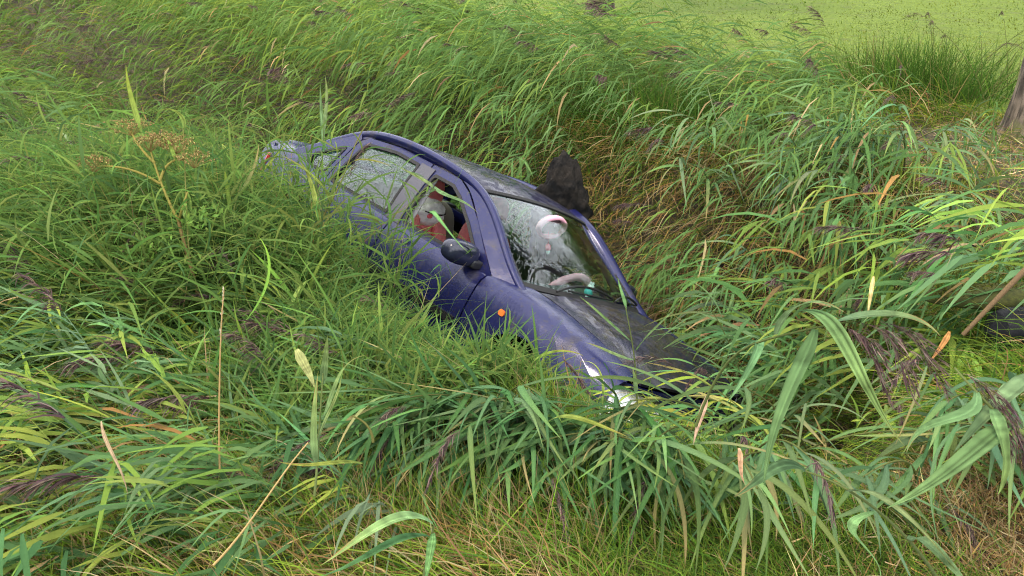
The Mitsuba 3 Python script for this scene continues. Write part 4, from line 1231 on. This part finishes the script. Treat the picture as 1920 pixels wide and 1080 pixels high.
def tree(seed, x, y, rad, height, label, leaves=5000, crown=(2.4, 2.4, 2.6), c0=4.6, group=None):
    r = np.random.default_rng(seed)
    k = thing('tree', label, 'tree', group)
    z = np.linspace(0, 1, 60) ** 1.3 * height
    ang = np.linspace(0, 2 * np.pi, 49)[:-1]
    Z, G = np.meshgrid(z, ang, indexing='ij')
    R = rad * (1 - .55 * Z / height) + rad * .42 * np.exp(-Z / .22)
    P = np.stack([np.cos(G) * 2.5, np.sin(G) * 2.5, Z * .6], -1)
    R = R * (1 + .10 * np.cos(5 * G + 1.3 * seed) * np.exp(-Z / .5)) + .045 * (meshkit.fbm(P * [3, 3, 1.2], 4, seed) - .5) + .02 * (np.abs(meshkit.noise(P * [7, 7, 1.5], seed) - .5))
    zb = H(A([x]), A([y]))[0] - .08
    cx = x + .06 * np.sin(Z * .5 + seed)
    v = np.stack([cx + R * np.cos(G), y + R * np.sin(G), zb + Z], -1).reshape(-1, 3)
    i, j = np.meshgrid(np.arange(59), np.arange(48), indexing='ij')
    q = np.stack([i * 48 + j, i * 48 + (j + 1) % 48, (i + 1) * 48 + (j + 1) % 48, (i + 1) * 48 + j], -1).reshape(-1, 4)
    obj('trunk', (v, q), 'bark', k, smooth=True)
    o = A([x, y, zb])
    tips = []
    for i in range(11):
        a = i * 2.4 + r.random()
        h0 = height * r.uniform(.42, .95)
        t = o + [0.06 * np.sin(h0 * .5 + seed), 0, h0]
        end = t + A([np.cos(a) * crown[0] * r.uniform(.5, .9), np.sin(a) * crown[1] * r.uniform(.5, .9), r.uniform(.3, 1.8)])
        mid = (t + end) / 2 + [0, 0, .25]
        obj('limb', tube(curve([t, mid, end], 10), np.linspace(rad * .28, .012, 10), 7, up=(.2, .3, 1)), 'bark', k, smooth=True)
        tips += [end, mid, end * .6 + mid * .4]
    tips = A(tips)
    n = leaves
    cl = tips[r.integers(len(tips), size=n)] + r.normal(0, 1, (n, 3)) * A(crown) * .16
    cl = np.where((r.random(n) < .35)[:, None], o + [0, 0, c0 + 1.4] + r.normal(0, 1, (n, 3)) * A(crown) * .38, cl)
    d = nz(r.normal(0, 1, (n, 3)))
    c = pal(r, n, [(.05, .10, .02), (.075, .135, .03), (.04, .08, .02)])
    v, f, cc, _, _ = strip(cl, d, r.uniform(.10, .17, n), r.uniform(.07, .11, n), nz(d - UP * .8), np.ones(n), 2, r, c, c, prof='reed')
    obj('crown', (v.reshape(-1, 3), (f[None] + (np.arange(n) * v.shape[1])[:, None, None]).reshape(-1, 3)), 'grass_leaf', k, smooth=True, color=np.clip(cc.reshape(-1, 3), 0, 1))


def bank_straw():
    """dry stalks hanging over the far bank behind the car, and the upright tufts at the bottom of the picture"""
    r = np.random.default_rng(340)
    n = 26000
    x, y = r.uniform(-1.5, 3.6, n), r.uniform(4.9, 9.6, n)
    e, s_ = axis_offset(x, y)
    ok = (e < -.15) & (e > -1.9) & (r.random(n) < .25 + 1.2 * nf(x, y, 1.1, 71))
    x, y = x[ok], y[ok]
    n = len(x)
    b = place(x, y)
    d = nz(np.stack([r.normal(-.2, .5, n), r.normal(-.35, .4, n), np.ones(n)], -1))
    tg = nz(np.stack([r.normal(-.5, .5, n), r.normal(-.8, .4, n), r.normal(-1.0, .4, n)], -1))
    c = pal(r, n, [(.46, .33, .11), (.52, .40, .18), (.34, .22, .07), (.20, .26, .035), (.14, .24, .03), (.10, .19, .03)], p=[.2, .15, .15, .2, .2, .1])
    v, f, cc, _, _ = strip(b, d, r.uniform(.22, .55, n), r.uniform(.005, .010, n), tg, r.uniform(1.0, 2.4, n), 5, r, c * .8, c * 1.1, twist=.6)
    B = Bunch()
    B.add(v, f, cc)
    B.build('bank_straw', 'straw', kind='stuff', label='straw coloured dry grass hanging over the far bank behind the car', category='straw')
    n = 13000
    k = n // 4
    x, y = np.concatenate([r.normal(-.62, .28, k), r.uniform(-2.2, .35, n - k)]), np.concatenate([r.normal(2.45, .16, k), r.uniform(2.1, 3.5, n - k)])
    ok = (np.arange(n) < k) | (r.random(n) < 1.7 * nf(x, y, 1.6, 72) - .25)
    x, y = x[ok], y[ok]
    n = len(x)
    b = place(x, y)
    d = nz(np.stack([r.normal(-.1, .28, n), r.normal(0, .25, n), np.ones(n)], -1))
    tg = nz(np.stack([r.normal(-.5, .7, n), r.normal(-.1, .6, n), r.normal(.1, .6, n)], -1))
    c = pal(r, n, [(.17, .28, .03), (.22, .32, .05), (.12, .22, .03), (.42, .32, .15), (.36, .24, .10)], p=[.24, .20, .13, .29, .14])
    v, f, cc, _, _ = strip(b, d, r.uniform(.12, .36, n), r.uniform(.003, .007, n), tg, r.uniform(.3, 1.4, n), 6, r, c * .85, c * 1.1, twist=.5)
    B = Bunch()
    B.add(v, f, cc)
    B.build('meadow_grass', 'grass_leaf', kind='stuff', label='fine upright yellow green meadow grass along the bottom edge on the left', category='grass')


def edge_tufts():
    """upright darker tufts where the rough bank meets the mown grass"""
    r = np.random.default_rng(350)
    for cx, cy, sx, n, lo, hi, lab in ((4.55, 10.3, .55, 1700, .35, .85, 'tall dark tuft of wispy grass at the edge of the mown lawn'), (1.25, 8.4, .45, 1300, .35, .75, 'dark green upright tuft on the far bank above the peat slab'), (3.0, 9.6, .5, 900, .3, .6, 'smaller green tuft left of the tall wispy tuft')):
        x, y = r.normal(cx, sx, n), r.normal(cy, sx * .7, n)
        b = place(x, y)
        d = nz(np.stack([r.normal(0, .22, n) + (x - cx) * .5, r.normal(-.05, .25, n), np.ones(n)], -1))
        tg = nz(np.stack([r.normal(-.3, .6, n), r.normal(-.2, .5, n), r.normal(.1, .6, n)], -1))
        c = pal(r, n, [(.065, .14, .02), (.09, .18, .025), (.05, .11, .018), (.22, .20, .07)], p=[.35, .3, .25, .1])
        v, f, cc, _, _ = strip(b, d, r.uniform(lo, hi, n), r.uniform(.006, .012, n), tg, r.uniform(.3, 1.4, n), 6, r, c * .85, c * 1.1, twist=.5)
        B = Bunch()
        B.add(v, f, cc)
        B.build('grass_tuft', 'grass_leaf', label=lab, category='grass')
    n = 26
    x, y = r.normal(4.7, .7, n), r.normal(10.2, .5, n)
    lean = nz(A([.5, 0, 0]) + r.normal(0, .6, (n, 3)) * [1, 1, 0])
    reed_group(351, x, y, r.uniform(.7, 1.15, n), lean, .35, -.2, 'thin dark seed stalk by the edge of the lawn', 'seed stalks at the edge of the lawn', 2, .4, .5, .6)


def odd_things():
    r = np.random.default_rng(330)
    # a slab of black peat torn up behind the car
    v, f = verts(m3.Manifold.batch_hull([m3.Manifold.sphere(q, 10).translate(t) for t, q in (((-.20, 0, -.02), .07), ((.16, .03, -.30), .10), ((.02, .03, .42), .05), ((.07, .05, .36), .05), ((-.05, .06, .30), .07), ((.12, 0, .1), .08), ((.22, -.05, -.42), .09), ((-.1, .05, -.3), .1))]).refine_to_length(.022))
    nn = nz(v - [0.02, .03, 0])
    ridge = meshkit.fbm(v * [16, 16, 5] + [0, 0, 3], 4, 8) - .5
    v = v + nn * (.15 * ridge + .09 * (np.abs(meshkit.noise(v * [22, 10, 9], 3) - .5)) * -1)[:, None]
    v[:, 1] *= .62
    v = v + nn * (.018 * (meshkit.noise(v * [70, 70, 12], 12) - .5))[:, None]
    p = A(SPOTS['clod'][0])
    obj('peat_clod', xf((v, f), rotm([0, 0, 1], 8), p), 'peat', smooth=True, label='black wet slab of peat sticking up behind the roof of the car', category='earth')
    # the dark pipe end under the moss
    p = A(SPOTS['pipe'][0])
    ax = nz(A([1.0, .12, -.02]))
    L = np.linspace(-.10, 1.4, 30)
    rad = .125 * np.sqrt(np.clip(1 - ((.12 - (L + .10)) / .12).clip(0, 1) ** 2, .002, 1))
    obj('pipe', tube(p + L[:, None] * ax, rad, 28), 'pipe_plastic', label='dark smooth pipe end lying under a mossy edge at the right', category='pipe')
    n = 4200
    x, y = p[0] + r.uniform(-.35, 1.2, n), p[1] + .16 + .25 * r.random(n)
    z = p[2] + .10 + .12 * (y - p[1] - .16) / .25 + .02 * r.random(n)
    c = pal(r, n, [(.16, .17, .03), (.10, .12, .025), (.07, .08, .02)])
    v, f, cc, _, _ = strip(np.stack([x, y, z], -1), nz(r.normal(0, 1, (n, 3)) + UP * .8), r.uniform(.01, .03, n), r.uniform(.006, .012, n), nz(r.normal(0, 1, (n, 3))), np.ones(n), 2, r, c, c)
    obj('moss_tuft', (v.reshape(-1, 3), (f[None] + (np.arange(n) * v.shape[1])[:, None, None]).reshape(-1, 3)), 'grass_leaf', smooth=True, color=np.clip(cc.reshape(-1, 3), 0, 1), label='yellow green moss on the edge above the dark pipe', category='moss', kind='stuff')
    ms = xf(blob(A([.75, .13, .06]), 4, 2.4, .07, 6), None, p + [.42, .24, .09])
    obj('moss_bank', ms, 'moss', smooth=True, label='mossy earth hump behind the dark pipe at the right', category='earth')


if VEG:
    for fn in (grassy_bits, bank_straw, edge_tufts, dry_bits, umbellifer, odd_things):
        fn()
    tree(401, 4.90, 8.30, .24, 7.5, 'tree with rough grey brown bark standing at the right edge beside the mown grass')
    for i, (tx, ty) in enumerate(((9.6, 13.2), (12.0, 16.5), (13.5, 11.0), (15.5, 19.0), (18.0, 14.0))):
        tree(410 + i, tx, ty, .22, 8.0, 'leafy tree of the row outside the right edge', 2500, (3.2, 3.2, 2.8), 4.4, 'row of trees to the right')
    tree(402, 1.72, 18.4, .24, 8.5, 'far tree whose brown trunk foot shows at the top edge')
    B = short_grass(95000, 101)
    B2 = short_grass(60000, 111, 4.0)
    B.f += [q + B.n for q in B2.f]
    B.v += B2.v
    B.c += B2.c
    B.build('lawn_grass', 'lawn_leaf', kind='stuff', label='short green and yellowish grass covering the lawn and the near verge', category='grass')
    B = tall_grass(160000, 102)
    B.build('tall_grass', 'grass_leaf', kind='stuff', label='long wind-combed green grass mixed with dry blades along both ditch banks', category='grass')
    B = thatch(60000, 103)
    B.build('dead_straw', 'straw', kind='stuff', label='tangled dead brown straw lying between the living grass', category='straw')
    B, pts, dirs, lean, sc = reeds_many(15500, 104)
    B.build('reed_bed', 'reed_leaf', kind='stuff', label='mass of bent green reeds filling the ditch banks around the car', category='reeds')
    r = np.random.default_rng(105)
    P = Bunch()
    for i in r.choice(len(pts), 420, replace=False):
        P.add(*plume_mesh(r, pts[i, -1], dirs[i, -1], lean[i], .8 + .5 * r.random(), 60))
    P.build('reed_plumes', 'plume_fluff', kind='stuff', label='brownish purple flower heads scattered through the reed bed', category='reeds')
